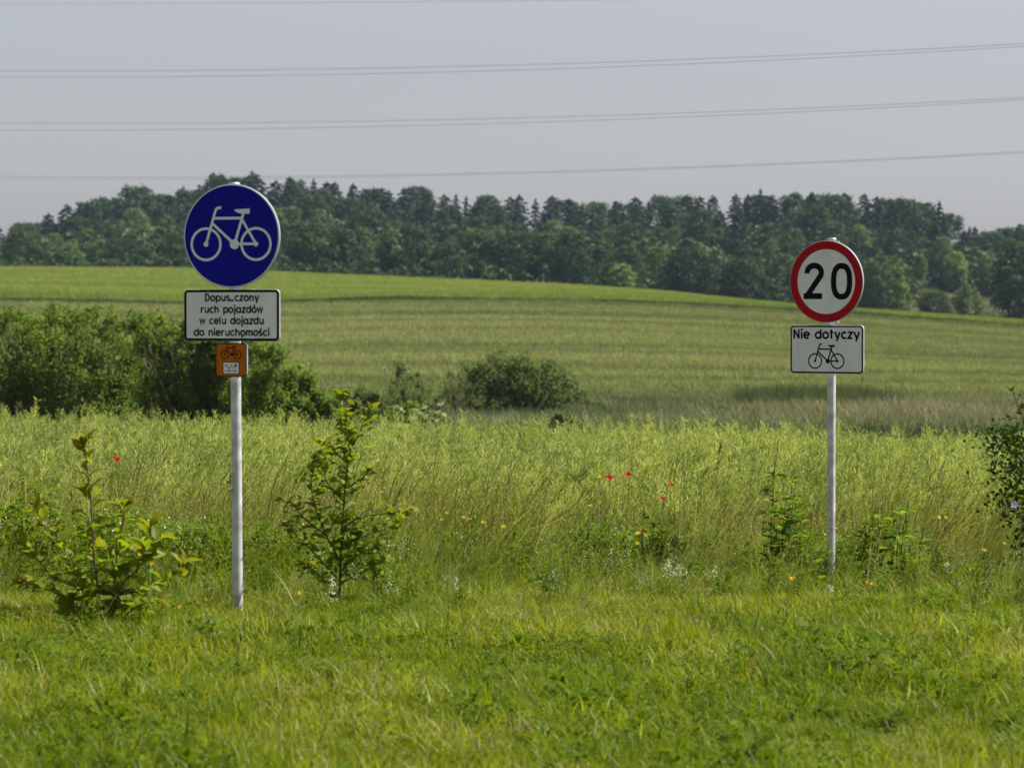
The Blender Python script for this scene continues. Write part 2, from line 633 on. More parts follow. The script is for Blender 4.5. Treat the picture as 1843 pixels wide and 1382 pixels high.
# ---- the mown verge in front
r1 = np.random.default_rng(21)
vm = []
for k in range(6):
    vm.append(var_blades(r1, 46, 0.13, (0.05, 0.17), (0.004, 0.010), (0.2, 1.2), lean=0.15, tint=(-0.05, 0.85)))
for k in range(2):
    vm.append(sumvars(var_blades(r1, 30, 0.13, (0.04, 0.12), (0.004, 0.008), (0.4, 1.4), tint=(0.4, 1.05)), clover_variant(r1, 22, 0.13, (0.04, 0.10))))
vm.append(sumvars(var_blades(r1, 16, 0.10, (0.05, 0.13), (0.004, 0.009), (0.3, 1.2), tint=(0.1, 0.7)), weed_variant(r1, 5, (0.05, 0.13), 0.09, (0.05, 0.10))))
vm.append(sumvars(var_blades(r1, 26, 0.13, (0.08, 0.2), (0.005, 0.012), (0.3, 1.2), lean=0.2, tint=(0.15, 0.7)), stalk_variant(r1, 2, 0.1, (0.15, 0.26), 0.3)))
N1 = 12500
xy = wedge(N1, 10.5, 21.8, half=0.158, pad=0.9, r=r1)
ed = fbm(xy[:, 0] * 0.8 + 5, xy[:, 1] * 0.8)
n2 = fbm(xy[:, 0] * 1.3 + 3, xy[:, 1] * 0.6 + 40)
vid = np.where(n2 < 0.42, r1.choice([6, 7, 8, 0, 1, 2, 3, 4, 5, 1, 2], N1), np.where(n2 > 0.60, r1.choice([0, 1, 2, 3, 4, 5, 9], N1), r1.choice([0, 1, 2, 3, 4, 5, 6, 7, 0, 1, 2, 3, 4, 5, 8], N1)))
scatter('mown_grass', vm, [M_GRASS, M_SEED, M_WEED], place(xy), np.stack([r1.normal(0, .12, N1), r1.normal(0, .12, N1), r1.uniform(0, 2 * PI, N1) * 0.5 - PI / 4], 1),
        (0.50 + 0.65 * ed) * np.where(r1.uniform(0, 1, N1) < 0.05, 1.3, 1.0) * r1.uniform(0.55, 1.25, N1) * (1 - 0.25 * smoothstep(17.5, 19.5, xy[:, 1])), vid, r1.normal(0, 0.20, N1) + (n2 - 0.5) * 0.7, 'short sunlit grass and clover of the mown verge in front', 'grass')

# ---- the unmown verge behind it, round the two posts
r2 = np.random.default_rng(22)
vt = []
for k in range(4):
    vt.append(var_blades(r2, 48, 0.17, (0.22, 0.60), (0.004, 0.009), (0.3, 1.3), lean=0.2, lv=4, tint=(0.0, 0.8)))
for k in range(3):
    vt.append(sumvars(var_blades(r2, 34, 0.17, (0.2, 0.55), (0.003, 0.007), (0.3, 1.4), lean=0.25, lv=4, tint=(0.2, 0.95)), stalk_variant(r2, 6, 0.16, (0.5, 0.95), r2.uniform(0.1, 0.45))))
for k in range(3):
    vt.append(sumvars(var_blades(r2, 20, 0.15, (0.2, 0.45), (0.003, 0.008), (0.3, 1.2), lean=0.2, lv=3, tint=(0.1, 0.8)), weed_variant(r2, 6, (0.2, 0.52), 0.14, (0.05, 0.10))))
# tall wisps that overtop the rest
for k in range(2):
    vt.append(sumvars(var_blades(r2, 24, 0.17, (0.25, 0.6), (0.003, 0.007), (0.3, 1.2), lean=0.25, lv=4, tint=(0.0, 0.7)), stalk_variant(r2, 4, 0.18, (0.75, 1.2), r2.uniform(0.2, 0.5))))
# fine tangled straw
for k in range(2):
    vt.append(sumvars(var_blades(r2, 60, 0.18, (0.2, 0.55), (0.003, 0.005), (0.6, 1.8), lean=0.2, lv=4, tint=(0.2, 1.05)), stalk_variant(r2, 5, 0.18, (0.4, 0.8), 0.4)))
# bedstraw: clouds of tiny white flowers
for k in range(2):
    C = r2.normal(0, 1, (46, 3)) * [0.05, 0.05, 0.07] + [0, 0, 0.34]
    v, f, T = cards(r2, C, rand_unit(r2, 46), 0.013, 0.012)
    vt.append(sumvars(weed_variant(r2, 6, (0.2, 0.42), 0.10, (0.02, 0.04)), (v, [f], T, np.full(len(f), 3, np.int32))))
N2 = 14400
xy = wedge(N2, 17.6, 29.4, half=0.158, pad=1.6, r=r2)
edge = 0.9 * (fbm(xy[:, 0] * 0.5 + 31, xy[:, 1] * 0 + 2) - 0.5)
k = (xy[:, 1] + edge * 3.0 > 19.9) | (r2.uniform(0, 1, N2) < 0.30)
xy = xy[k]; N2 = len(xy)
n3 = fbm(xy[:, 0] * 0.9 + 13, xy[:, 1] * 0.7 + 7); n4 = fbm(xy[:, 0] * 1.1 + 71, xy[:, 1] * 0.8 + 3)
vid = np.where(n3 < 0.42, r2.choice([7, 8, 9, 7, 0, 1, 14, 2], N2), np.where(n3 > 0.58, r2.choice([4, 5, 6, 12, 13, 4, 5, 6, 12, 13, 2, 10], N2), r2.choice([0, 1, 2, 3, 0, 1, 4, 12, 7, 0, 1, 2, 3, 5, 15, 8, 13, 11], N2)))
start = 21.6 + 2.9 * smoothstep(-1.2, 1.8, xy[:, 0]) + 1.4 * (n3 - 0.5)
g01 = smoothstep(start - 0.4, start + 1.3, xy[:, 1])
grow = 0.17 + 0.83 * g01
vid = np.where((g01 < 0.3) & (vid > 3), r2.integers(0, 4, N2), vid)
ppx = px_of(xy[:, 0], xy[:, 1])
clearp = ((np.abs(ppx - 428) < 26) & (xy[:, 1] < 19.9)) | ((np.abs(ppx - 1495) < 24) & (xy[:, 1] < 25))
wisp = (r2.uniform(0, 1, N2) < 0.30 * smoothstep(0.35, 0.62, n4) + 0.07) & (g01 < 0.6)
grow = np.where(wisp & ~clearp, np.maximum(grow, r2.uniform(0.3, 0.62, N2)), grow)
grow = np.where(xy[:, 1] < 19.6, np.minimum(grow, r2.uniform(0.16, 0.44, N2)), grow)
vid = np.where(wisp & ~clearp, r2.choice([0, 1, 4, 5, 6, 7, 8, 12, 14], N2), vid)
keep = ~(clearp & (r2.uniform(0, 1, N2) < 0.5)) & ~((g01 > 0.7) & (n4 < 0.36) & (r2.uniform(0, 1, N2) < 0.6))
xy, vid, grow, n3, n4 = xy[keep], vid[keep], grow[keep], n3[keep], n4[keep]; N2 = len(xy)
scatter('tall_grass', vt, [M_TALL, M_SEED, M_WEED, M_WHITE], place(xy), np.stack([r2.normal(0, .16, N2), r2.normal(0.05, .22, N2), r2.uniform(-1.6, 1.6, N2)], 1),
        grow * (0.7 + 0.6 * n4) * r2.uniform(0.8, 1.2, N2), vid, r2.normal(-0.04, 0.20, N2) + (n4 - 0.5) * 0.8, 'tall seeding grass and weeds of the unmown verge', 'grass')


# ---- the rapeseed crop behind the verge
def rape_variant(r, H):
    parts = []
    lean = np.array([r.uniform(0.05, 0.32), r.normal(0, 0.08), 0])
    base = np.zeros(3); top = lean + [0, 0, H]
    v, f = tube([base, base * 0.5 + top * 0.5 - lean * 0.15, top], [0.006, 0.005, 0.002], 4)
    parts.append((v, f, 0.4, 0))
    tips = [(base * 0.35 + top * 0.65, top)]
    for _ in range(int(r.integers(4, 7))):
        t = r.uniform(0.5, 0.8); p = base + (top - base) * t
        az = r.uniform(0, 2 * PI); ln = r.uniform(0.28, 0.5) * H * 0.6
        e = p + np.array([math.cos(az) * 0.45 + 0.3, math.sin(az) * 0.45, 0.9]) * ln
        v, f = tube([p, e], [0.003, 0.0015], 3)
        parts.append((v, f, 0.45, 0)); tips.append((p * 0.6 + e * 0.4, e))
    for p, e in tips:
        k = int(r.integers(40, 58))
        t = r.uniform(0.0, 1.0, k)[:, None]
        az = r.uniform(0, 2 * PI, k)
        d = np.stack([np.cos(az) * 0.8 + 0.35, np.sin(az) * 0.8, r.uniform(0.35, 1.1, k)], 1)
        d /= np.linalg.norm(d, axis=1, keepdims=True)
        L = r.uniform(0.05, 0.085, k)
        C = p + (e - p) * t + d * (L * 0.62)[:, None]
        # each pod: two crossed slim leaves of the husk
        for q in range(2):
            v, f, T = cards(r, C, np.cross(d, rand_unit(r, k)), L, 0.0052, up=d + r.normal(0, 0.12, (k, 3)), tint=r.uniform(0.05, 1.0, k), kink=0.5)
            parts.append((v, f, T, 0))
    # lower leaves
    k = 16
    t = r.uniform(0.1, 0.6, k); az = r.uniform(0, 2 * PI, k)
    out = np.stack([np.cos(az), np.sin(az), r.uniform(-0.2, 0.5, k)], 1)
    C = top * t[:, None] + out * 0.06
    v, f, T = cards(r, C, np.stack([r.normal(0, .4, k), r.normal(0, .4, k), np.ones(k)], 1), r.uniform(0.08, 0.14, k), 0.05, up=out)
    parts.append((v, f, T, 1))
    return join(*parts)


r3 = np.random.default_rng(23)
vr = [rape_variant(r3, h) for h in (1.22, 1.3, 1.36, 1.28, 1.4, 1.25, 1.33)]
N3 = 8200
xy = wedge(N3, 28.2, 51.5, half=0.158, pad=1.5, r=r3)
far = 49.5 + 3.0 * (fbm(xy[:, 0] * 0.25 + 3, 0 * xy[:, 0] + 8) - 0.5)
k = (xy[:, 1] < far)
xy = xy[k]; N3 = len(xy)
n5 = fbm(xy[:, 0] * 0.35 + 23, xy[:, 1] * 0.35 + 5)
sc = (0.88 + 0.22 * n5) * r3.uniform(0.90, 1.10, N3) * (0.80 + 0.20 * smoothstep(28, 30.5, xy[:, 1]))
scatter('rapeseed_crop', vr, [M_RAPE, M_WEED], place(xy), np.stack([r3.normal(0, .07, N3), r3.normal(0.0, .07, N3), r3.uniform(-0.9, 0.9, N3)], 1),
        sc, r3.integers(0, len(vr), N3), r3.normal(-0.05, 0.22, N3) + (n5 - 0.5) * 0.6, 'green podded rapeseed crop standing behind the verge', 'crop')

# ---- rough meadow in the hollow
M_MEADOW = mat_leaf('meadow_grass', (0.028, 0.062, 0.022), (0.140, 0.160, 0.055), trans=0.25, rough=0.6, glow=(1.15, 1.2, 0.7), c=(0.195, 0.180, 0.088))
r4 = np.random.default_rng(24)
vw = [var_blades(r4, 60, 0.45, (0.35, 1.0), (0.012, 0.03), (0.2, 0.9), lean=0.2, tint=(0.05, 0.65)) for k in range(4)]
vw += [var_blades(r4, 70, 0.40, (0.7, 1.3), (0.014, 0.03), (0.05, 0.35), lean=0.1, tint=(-0.05, 0.25)) for k in range(3)]   # sedge
N4 = 12500
xy = wedge(N4, 52.5, 203, half=0.16, pad=3, r=r4)
px = px_of(xy[:, 0], xy[:, 1])
n6 = fbm(xy[:, 0] * 0.12 + 3, xy[:, 1] * 0.045 + 5); n7 = fbm(xy[:, 0] * 0.05 + 50, xy[:, 1] * 0.02 + 8, 4)
reed = (xy[:, 1] < 95 + 22 * (n6 - 0.5)) | ((((px - 1475) / 130) ** 2 + ((xy[:, 1] - 172) / 20) ** 2 + (n6 - 0.5) * 3.4) < 0.75)
vid = np.where(reed, r4.integers(4, 7, N4), r4.integers(0, 4, N4))
it = np.where(reed, np.where(xy[:, 1] > 140, 0.30, -0.02) + 0.5 * (n7 - 0.5) + 0.25 * (n6 - 0.5), smoothstep(95, 150, xy[:, 1]) * 0.28 + (n7 - 0.45) * 1.9 + (n6 - 0.5) * 1.0) + r4.normal(0, 0.07, N4)
scatter('meadow_grass', vw, [M_MEADOW], place(xy), np.stack([r4.normal(0, .08, N4), r4.normal(0, .08, N4), r4.uniform(0, 2 * PI, N4)], 1),
        r4.uniform(0.75, 1.25, N4) * np.where(reed, np.where(xy[:, 1] > 140, 1.15, 0.75), 0.7 + 0.7 * n6), vid, it, 'rough green and brownish meadow in the hollow', 'grass')

# ---- wheat on the slope: its closed surface, and the ears that roughen it
M_WHEAT = mat_leaf('wheat', (0.130, 0.160, 0.046), (0.330, 0.356, 0.118), trans=0.2, rough=0.6, glow=(1.1, 1.15, 0.6), c=(0.33, 0.33, 0.12))
M_UPPER = mat_leaf('oilseed', (0.140, 0.215, 0.020), (0.332, 0.388, 0.074), trans=0.25, rough=0.6, glow=(1.1, 1.15, 0.5), c=(0.38, 0.38, 0.07))
r5 = np.random.default_rng(25)


def field(name, mat, d0, d1, n, crop_h, label, seed, half=0.162, rad=0.75, streak=1.15):
    r = np.random.default_rng(seed)
    vs = [var_blades(r, 64, rad, (crop_h * 0.72, crop_h * 1.12), (0.035, 0.075), (0.05, 0.45), lean=0.25, lv=2, tint=(0.2, 0.7)) for k in range(5)]
    # even cover per picture area: more patches near, fewer far
    d = d0 + (d1 - d0) * r.uniform(0, 1, n) ** 1.0
    x = r.uniform(-1, 1, n) * (half * d + 6)
    keep = r.uniform(0, 1, n) < (half * d + 6) / (half * d1 + 6)
    d, x = d[keep], x[keep]; m = len(d)
    xy = np.stack([x, d], -1)
    # streaks along the drill rows, which follow the slope contour
    s = fbm(x * 0.010 + 9, (d + 0.04 * x) * 0.13, 4)
    s2 = fbm(x * 0.05 + 90, d * 0.22, 2)
    tr = np.abs(((d + 0.05 * x) % 27.0) - 13.5) < 0.9        # tractor tramlines
    it = (s - 0.5) * streak + (s2 - 0.5) * 0.45 + r.normal(0, 0.08, m)
    sc = r.uniform(0.9, 1.1, m) * (0.93 + 0.18 * s) * np.where(tr, 0.72, 1)
    return scatter(name, vs, [mat], place(xy), np.stack([r.normal(0, .05, m), r.normal(0, .05, m), r.uniform(0, 2 * PI, m)], 1), sc, r.integers(0, 5, m), it, label, 'crop')


field('wheat_crop', M_WHEAT, 199, 424.5, 42000, 0.85, 'yellow green wheat covering the lower slope of the hill', 31)
field('upper_crop', M_UPPER, 430, 618, 40000, 1.35, 'brighter green crop along the crest below the wood', 32, rad=0.9)


# added dark grass strip standing in for shade along the upper crop's edge
M_EDGE_SHADE = mat_leaf('edge_shade_grass', (0.030, 0.066, 0.015), (0.100, 0.150, 0.034), trans=0.2, rough=0.7, spec=0.1)
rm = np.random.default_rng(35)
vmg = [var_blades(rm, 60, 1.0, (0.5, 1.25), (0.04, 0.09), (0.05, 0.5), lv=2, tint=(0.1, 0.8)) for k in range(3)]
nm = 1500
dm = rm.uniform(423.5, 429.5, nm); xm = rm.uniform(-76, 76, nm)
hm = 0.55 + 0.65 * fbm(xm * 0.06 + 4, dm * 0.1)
scatter('edge_shade_grass', vmg, [M_EDGE_SHADE], place(np.stack([xm, dm], -1)), np.stack([0 * xm, 0 * xm, rm.uniform(0, 6.28, nm)], 1), hm, rm.integers(0, 3, nm), rm.normal(0, .1, nm), 'added dark grass strip standing in for the shaded edge of the brighter crop', 'grass')

# ================================================================== trees of the far wood
M_BARK = mat_plain('bark', (0.10, 0.08, 0.06), 0.9, noise=0.4, scale=6)
M_BIRCH = mat_plain('pale_bark', (0.45, 0.43, 0.38), 0.8, noise=0.5, scale=4)
M_DEC = mat_leaf('broad_leaves', (0.014, 0.040, 0.013), (0.056, 0.100, 0.028), trans=0.3, rough=0.55, spec=0.2, inst=0, obj=0.7, glow=(1.2, 1.3, 0.5))
M_PALE = mat_leaf('pale_leaves', (0.042, 0.086, 0.024), (0.140, 0.200, 0.058), trans=0.32, rough=0.55, spec=0.2, inst=0, obj=0.7, glow=(1.2, 1.25, 0.6))
M_YOUNG = mat_leaf('young_tree_leaves', (0.075, 0.130, 0.030), (0.210, 0.280, 0.078), trans=0.36, rough=0.6, spec=0.12, inst=0, obj=0.7, glow=(1.2, 1.25, 0.5))
M_CON = mat_leaf('needles', (0.010, 0.026, 0.013), (0.034, 0.060, 0.026), trans=0.15, rough=0.6, spec=0.2, inst=0, obj=0.7)
M_PINE = mat_leaf('pine_needles', (0.013, 0.032, 0.015), (0.044, 0.074, 0.032), trans=0.15, rough=0.6, spec=0.2, inst=0, obj=0.7)


def lobes_crown(r, H, W, n_lobes, n_leaf, leaf, base=0.18, tall=1.0, droop=0.0):
    """crown of many leaf clumps gathered in lobes around the limbs"""
    cs, rs = [], []
    for i in range(n_lobes):
        t = (i + 0.5) / n_lobes
        z = base + (1 - base) * t
        prof = math.sin(PI * min(max((z - base * 0.6) / (1.02 - base * 0.6), 0.03), 0.99)) ** (0.55 * tall)
        a = i * 2.4 + r.uniform(-0.5, 0.5)
        q = W * 0.5 * prof * r.uniform(0.35, 0.82)
        rad = W * r.uniform(0.15, 0.24) * (0.55 + 0.55 * prof) * math.sqrt(20.0 / max(n_lobes, 17))
        cs.append((q * math.cos(a), q * math.sin(a), min(z * H, H - rad * 0.6))); rs.append(rad)
    cs = np.array(cs); rs = np.array(rs)
    pr = rs ** 2 / (rs ** 2).sum()
    idx = r.choice(len(rs), n_leaf, p=pr)
    dirs = rand_unit(r, n_leaf)
    dirs[:, 2] = np.abs(dirs[:, 2]) * np.where(r.uniform(0, 1, n_leaf) < 0.72, 1, -1)
    rad = rs[idx] * r.uniform(0.55, 1.12, n_leaf) * (0.85 + 0.4 * r.uniform(0, 1, n_leaf) ** 3)
    C = cs[idx] + dirs * rad[:, None] * [1, 1, 0.85]
    C[:, 2] -= droop * rad * r.uniform(0, 1, n_leaf)
    Nn = dirs + r.normal(0, 0.55, (n_leaf, 3))
    lt = r.uniform(-0.12, 0.12, len(rs))
    T = 0.5 + lt[idx] + r.uniform(-0.28, 0.28, n_leaf)
    L = r.uniform(*leaf, n_leaf)
    v, f, T = cards(r, C, Nn, L, L * r.uniform(0.5, 0.8, n_leaf), tint=T)
    return v, f, T, cs, rs


def tree_trunk(r, H, rad, limbs=(), top=0.85):
    g = Geo()
    p = smooth_path([(0, 0, -1.0), (r.normal(0, .1), r.normal(0, .1), H * 0.3), (r.normal(0, .2), r.normal(0, .2), H * 0.6), (r.normal(0, .15), r.normal(0, .15), H * top)], 2)
    v, f = tube(p, [rad * (1 - 0.85 * i / (len(p) - 1)) for i in range(len(p))], 6)
    g.add(v, f)
    for c in limbs:
        z0 = c[2] * 0.55
        v, f = tube([(0, 0, z0), (c[0] * 0.5, c[1] * 0.5, z0 + (c[2] - z0) * 0.6), tuple(c)], [rad * 0.35, rad * 0.22, rad * 0.08], 4)
        g.add(v, f)
    return g


def make_broadleaf(seed, H, W, n, leaf, mat, bark, **k):
    r = np.random.default_rng(seed)
    v, f, T, cs, rs = lobes_crown(r, H, W, k.pop('lobes', 17), n, leaf, **k)
    return tree_trunk(r, H, 0.022 * H, cs[:8:1]).mesh('trunk', bark, True), mesh_np('crown', v, f, mat, T)


def make_conifer(seed, H, W, n, mat, bark, bare=0.1, power=0.85):
    r = np.random.default_rng(seed)
    g = Geo()
    nb = 64
    per = n // nb
    for i in range(nb):
        t = bare + (1 - bare) * ((i + r.uniform()) / nb)
        z = H * t
        Rr = W * 0.5 * max(1 - (t - bare) / (1 - bare), 0.0) ** power * r.uniform(0.65, 1.15) + 0.12
        a = i * 2.39996 + r.uniform(-0.3, 0.3)
        q = r.uniform(0.05, 1, per) ** 0.7
        C = np.stack([math.cos(a) * Rr * q, math.sin(a) * Rr * q, z - 0.35 * Rr * q ** 1.5 + 0.18 * Rr * q ** 4], 1)
        C += r.normal(0, 0.16, (per, 3)) * (0.3 + Rr * 0.22)
        Nn = np.stack([r.normal(0, .6, per) + math.cos(a) * .4, r.normal(0, .6, per) + math.sin(a) * .4, np.ones(per) * 0.9], 1)
        L = r.uniform(0.45, 0.9, per) * (0.5 + 0.5 * min(1, Rr))
        up = np.tile([math.cos(a), math.sin(a), -0.3], (per, 1)) + r.normal(0, 0.4, (per, 3))
        v, f, T = cards(r, C, Nn, L, L * 0.42, up=up, tint=r.uniform(0.2, 0.8, per))
        g.add(v, f, T)
    k = 16
    C = np.stack([r.normal(0, .06, k), r.normal(0, .06, k), np.linspace(H * 0.95, H * 1.02, k)], 1)
    v, f, T = cards(r, C, rand_unit(r, k), 0.5, 0.2, up=np.tile([0, 0, 1.0], (k, 1)) + r.normal(0, .3, (k, 3)))
    g.add(v, f, T)
    return tree_trunk(r, H, 0.013 * H, top=0.97).mesh('trunk', bark, True), g.mesh('crown', mat)


PROTO = {
    'broadleaf_tree': [make_broadleaf(100 + i, h, w, 6800, (0.28, 0.56), M_DEC, M_BARK, lobes=42, base=0.08) for i, (h, w) in enumerate([(12, 10.5), (13, 10), (11, 11), (12.5, 9.5), (11.5, 10)])],
    'pale_tree': [make_broadleaf(120 + i, h, w, 5600, (0.25, 0.52), M_PALE, M_BIRCH, base=0.06, tall=1.15, droop=0.5, lobes=36) for i, (h, w) in enumerate([(12, 7.2), (13, 7.6), (11, 8)])],
    'young_tree': [make_broadleaf(180 + i, h, w, 3600, (0.25, 0.5), M_YOUNG, M_BIRCH, base=0.04, tall=1.3, lobes=26) for i, (h, w) in enumerate([(9, 5.0), (8, 5.4), (9.5, 4.6)])],
    'spruce_tree': [make_conifer(140 + i, h, w, 2600, M_CON, M_BARK, 0.06, p) for i, (h, w, p) in enumerate([(15, 7.0, .7), (16, 6.6, .65), (14, 7.2, .75), (15, 6.6, .7)])],
    'pine_tree': [make_conifer(160 + i, h, w, 3000, M_PINE, M_BARK, 0.22, p) for i, (h, w, p) in enumerate([(15, 7.6, .42), (16, 7.2, .36), (14.5, 8.0, .48), (15.5, 7.4, .34)])],
}


def plant_tree(kind, x, d, s, label, group, rz=None, sx=1.0, proto=None, r=rng, sink=0.2):
    tr, cr = PROTO[kind][proto if proto is not None else int(r.integers(0, len(PROTO[kind])))]
    o = empty(kind, (x, d, float(ground_z(x, d)) - sink), float(r.uniform(0, 2 * PI)) if rz is None else rz)
    o.scale = (s * sx, s * sx, s)
    tag(o, label, 'tree', group)
    link('trunk', tr, o); link('crown', cr, o)
    return o


WOOD = 'trees of the far wood'
SKY_U = [-200, 0, 60, 100, 200, 240, 280, 330, 370, 395, 450, 520, 600, 700, 750, 800, 900, 990, 1100, 1200, 1300, 1400, 1500, 1560, 1620, 1680, 1735, 1760, 1800, 1843, 2050]
SKY_ROW = [430, 405, 395, 372, 352, 340, 345, 340, 330, 312, 314, 316, 320, 335, 333, 345, 348, 352, 358, 348, 350, 347, 345, 346, 352, 366, 385, 412, 400, 402, 415]


def zone(u):
    for lim, w in ((120, 'far left'), (330, 'left of the blue sign'), (520, 'behind the blue sign'), (720, 'just right of the blue sign'), (920, 'left of the middle'),
                   (1120, 'right of the middle'), (1300, 'half way to the speed sign'), (1430, 'just left of the speed sign'), (1570, 'behind the speed sign'), (1700, 'right of the speed sign'), (9999, 'far right')):
        if u < lim:
            return w


def tree_by_rows(kind, u, d, row_top, label, group=WOOD, **k):
    """a tree at bearing u (photo px), depth d, as tall as it looks there (top at row_top)"""
    x = (u - PW / 2) / FPX * d
    g = float(ground_z(x, d))
    h = float(z_at_row(row_top, d)) - g
    tr, cr = PROTO[kind][0]
    p = k.pop('proto', None)
    r = k.get('r', rng)
    if group != WOOD or label in GENERAL:
        label = label + ', ' + zone(u)
    if p is None: p = int(r.integers(0, len(PROTO[kind])))
    h0 = max(v.co.z for v in PROTO[kind][p][1].vertices)
    return plant_tree(kind, x, d, max(h, 2.0) / h0, label, group, proto=p, **k)


rt = np.random.default_rng(77)
L_SKY = {'spruce_tree': 'dark pointed spruce on the skyline of the far wood', 'pine_tree': 'rounded dark pine on the skyline of the far wood',
         'broadleaf_tree': 'leafy tree on the far wooded slope', 'pale_tree': 'slender pale green tree on the far wooded slope'}
L_EDGE = {'broadleaf_tree': 'dark leafy tree at the wood edge', 'pale_tree': 'pale light green tree at the wood edge',
          'spruce_tree': 'small spruce at the wood edge behind the bright crop'}
GENERAL = set(list(L_SKY.values()) + ['round leafy tree on the skyline of the far wood', 'dark tree just below the skyline of the far wood', 'bluish green pine on the far wooded slope', 'dark spruce on the far wooded slope'])
n_tree = 0
# skyline
for u in np.arange(-95, 1945, 23.5):
    u2 = u + rt.uniform(-9, 9); d = rt.uniform(925, 968)
    lo = np.interp(u2, SKY_U, SKY_ROW)
    kind = rt.choice(['spruce_tree'] + ['pine_tree'] * 6 + ['broadleaf_tree'] * 3 if u2 > 350 else ['pine_tree', 'pine_tree', 'broadleaf_tree', 'broadleaf_tree', 'spruce_tree'])
    jit = rt.uniform(-4, 6) + (4 if kind == 'spruce_tree' else 0)
    tree_by_rows(kind, u2, d, lo + jit, L_SKY[kind] if kind in ('spruce_tree', 'pine_tree') else 'round leafy tree on the skyline of the far wood', r=rt); n_tree += 1
# behind and between, a second skyline row a little lower
for u in np.arange(-70, 1930, 44.0):
    u2 = u + rt.uniform(-16, 16); d = rt.uniform(885, 915)
    lo = np.interp(u2, SKY_U, SKY_ROW) + rt.uniform(14, 30)
    kind = rt.choice(['pine_tree', 'pine_tree', 'broadleaf_tree'])
    tree_by_rows(kind, u2, d, lo, 'dark tree just below the skyline of the far wood', r=rt); n_tree += 1
# the slope
for d0, du, lift in ((845, 56, (36, 62)), (800, 58, (58, 86)), (755, 60, (80, 108))):
    for u in np.arange(-80, 1930, du):
        u2 = u + rt.uniform(-18, 18); d = d0 + rt.uniform(-16, 16)
        base = np.interp(u2, U_C, ROW_C)
        top = np.interp(u2, SKY_U, SKY_ROW)
        row = top + (base - top) * {845: 0.27, 800: 0.42, 755: 0.55}[d0] + rt.uniform(-10, 10)
        if u2 > 1605 and d < 830:      # the clearing
            if d0 == 800:
                row = 440 + rt.uniform(-12, 16); d = 838 + rt.uniform(-6, 6)
                u2 = u + rt.uniform(-6, 6)
                tree_by_rows('young_tree', u2, d, row, 'young light green tree beyond the clearing', 'young trees behind the clearing', r=rt); n_tree += 1
            continue
        kind = rt.choice(['broadleaf_tree', 'pale_tree', 'pale_tree', 'pale_tree', 'pine_tree'] if u2 > 1000 else ['broadleaf_tree', 'pine_tree', 'spruce_tree', 'pale_tree'])
        lab = {'broadleaf_tree': L_SKY['broadleaf_tree'], 'pale_tree': L_SKY['pale_tree'], 'pine_tree': 'bluish green pine on the far wooded slope', 'spruce_tree': 'dark spruce on the far wooded slope'}[kind]
        tree_by_rows(kind, u2, d, row, lab, r=rt); n_tree += 1
# the wood edge
for u in np.arange(-70, 1570, 48.0):
    u2 = u + rt.uniform(-15, 15); d = rt.uniform(665, 705)
    base = np.interp(u2, U_C, ROW_C)
    hgt = rt.uniform(45, 74) if u2 < 330 else rt.uniform(58, 100)
    kind = rt.choice(['broadleaf_tree', 'broadleaf_tree', 'broadleaf_tree', 'pale_tree'] if u2 > 430 else ['pale_tree', 'pale_tree', 'broadleaf_tree'])
    tree_by_rows(kind, u2, d, base - hgt, L_EDGE[kind], 'trees along the wood edge', sx=1.15, r=rt); n_tree += 1
# trees one would point at
SOLO = [('broadleaf_tree', 1025, 650, 412, 'dark round topped tree standing out at the middle of the wood edge', 0.95, 1),
        ('broadleaf_tree', 1240, 648, 440, 'broad dark tree at the wood edge left of the speed sign', 1.3, 2),
        ('broadleaf_tree', 1340, 650, 462, 'low dark tree at the wood edge just left of the speed sign', 1.2, 4),
        ('broadleaf_tree', 1572, 650, 462, 'dark leafy tree at the wood edge just right of the speed sign', 1.0, 0),
        ('young_tree', 1608, 655, 474, 'greyish willow beside the clearing right of the speed sign', 1.35, 2),
        ('broadleaf_tree', 1836, 660, 428, 'big dark tree at the far right end of the wood edge', 1.1, 3),
        ('pale_tree', 1742, 668, 508, 'grey green bushy tree in front of the clearing', 1.05, 2),
        ('broadleaf_tree', 1682, 662, 520, 'small dark round tree alone in the clearing', 1.3, 0),
        ('young_tree', 1118, 655, 472, 'pale yellowish sapling between two dark trees of the wood edge', 1.4, 1),
        ('broadleaf_tree', 250, 930, 328, 'tall bushy tree standing up on the skyline left of the blue sign', 0.9, 0),
        ('spruce_tree', 330, 930, 332, 'pointed dark spruce on the skyline just left of the blue sign', 1.2, 1),
        ('broadleaf_tree', 392, 935, 309, 'highest tree of the skyline just above the blue sign', 0.9, 1),
        ('spruce_tree', 455, 932, 305, 'tallest pointed tree on the skyline above right of the blue sign', 1.5, 0),
        ('spruce_tree', 1368, 935, 336, 'thin pointed spruce top rising from the skyline right of the middle', 0.9, 3),
        ('spruce_tree', 1690, 925, 358, 'lean spruce at the right shoulder of the skyline', 0.9, 2)]
for kind, u, d, row, lab, sx, pr in SOLO:
    tree_by_rows(kind, u, d, row, lab, WOOD, sx=sx, proto=pr, r=rt); n_tree += 1
print('trees', n_tree)

# undergrowth between the trunks and the scrub of the clearing
r6 = np.random.default_rng(41)
M_UNDER = mat_leaf('undergrowth', (0.014, 0.036, 0.011), (0.075, 0.115, 0.032), trans=0.25, rough=0.6, spec=0.15, glow=(1.1, 1.2, 0.5), c=(0.26, 0.22, 0.11))


def bush_var(r, W, H, n, leaf, tint=(0.15, 0.6)):
    v, f, T, cs, rs = lobes_crown(r, H, W, 7, n, leaf, base=0.0)
    return v, [f], T * 0.7, np.zeros(len(f), np.int32)


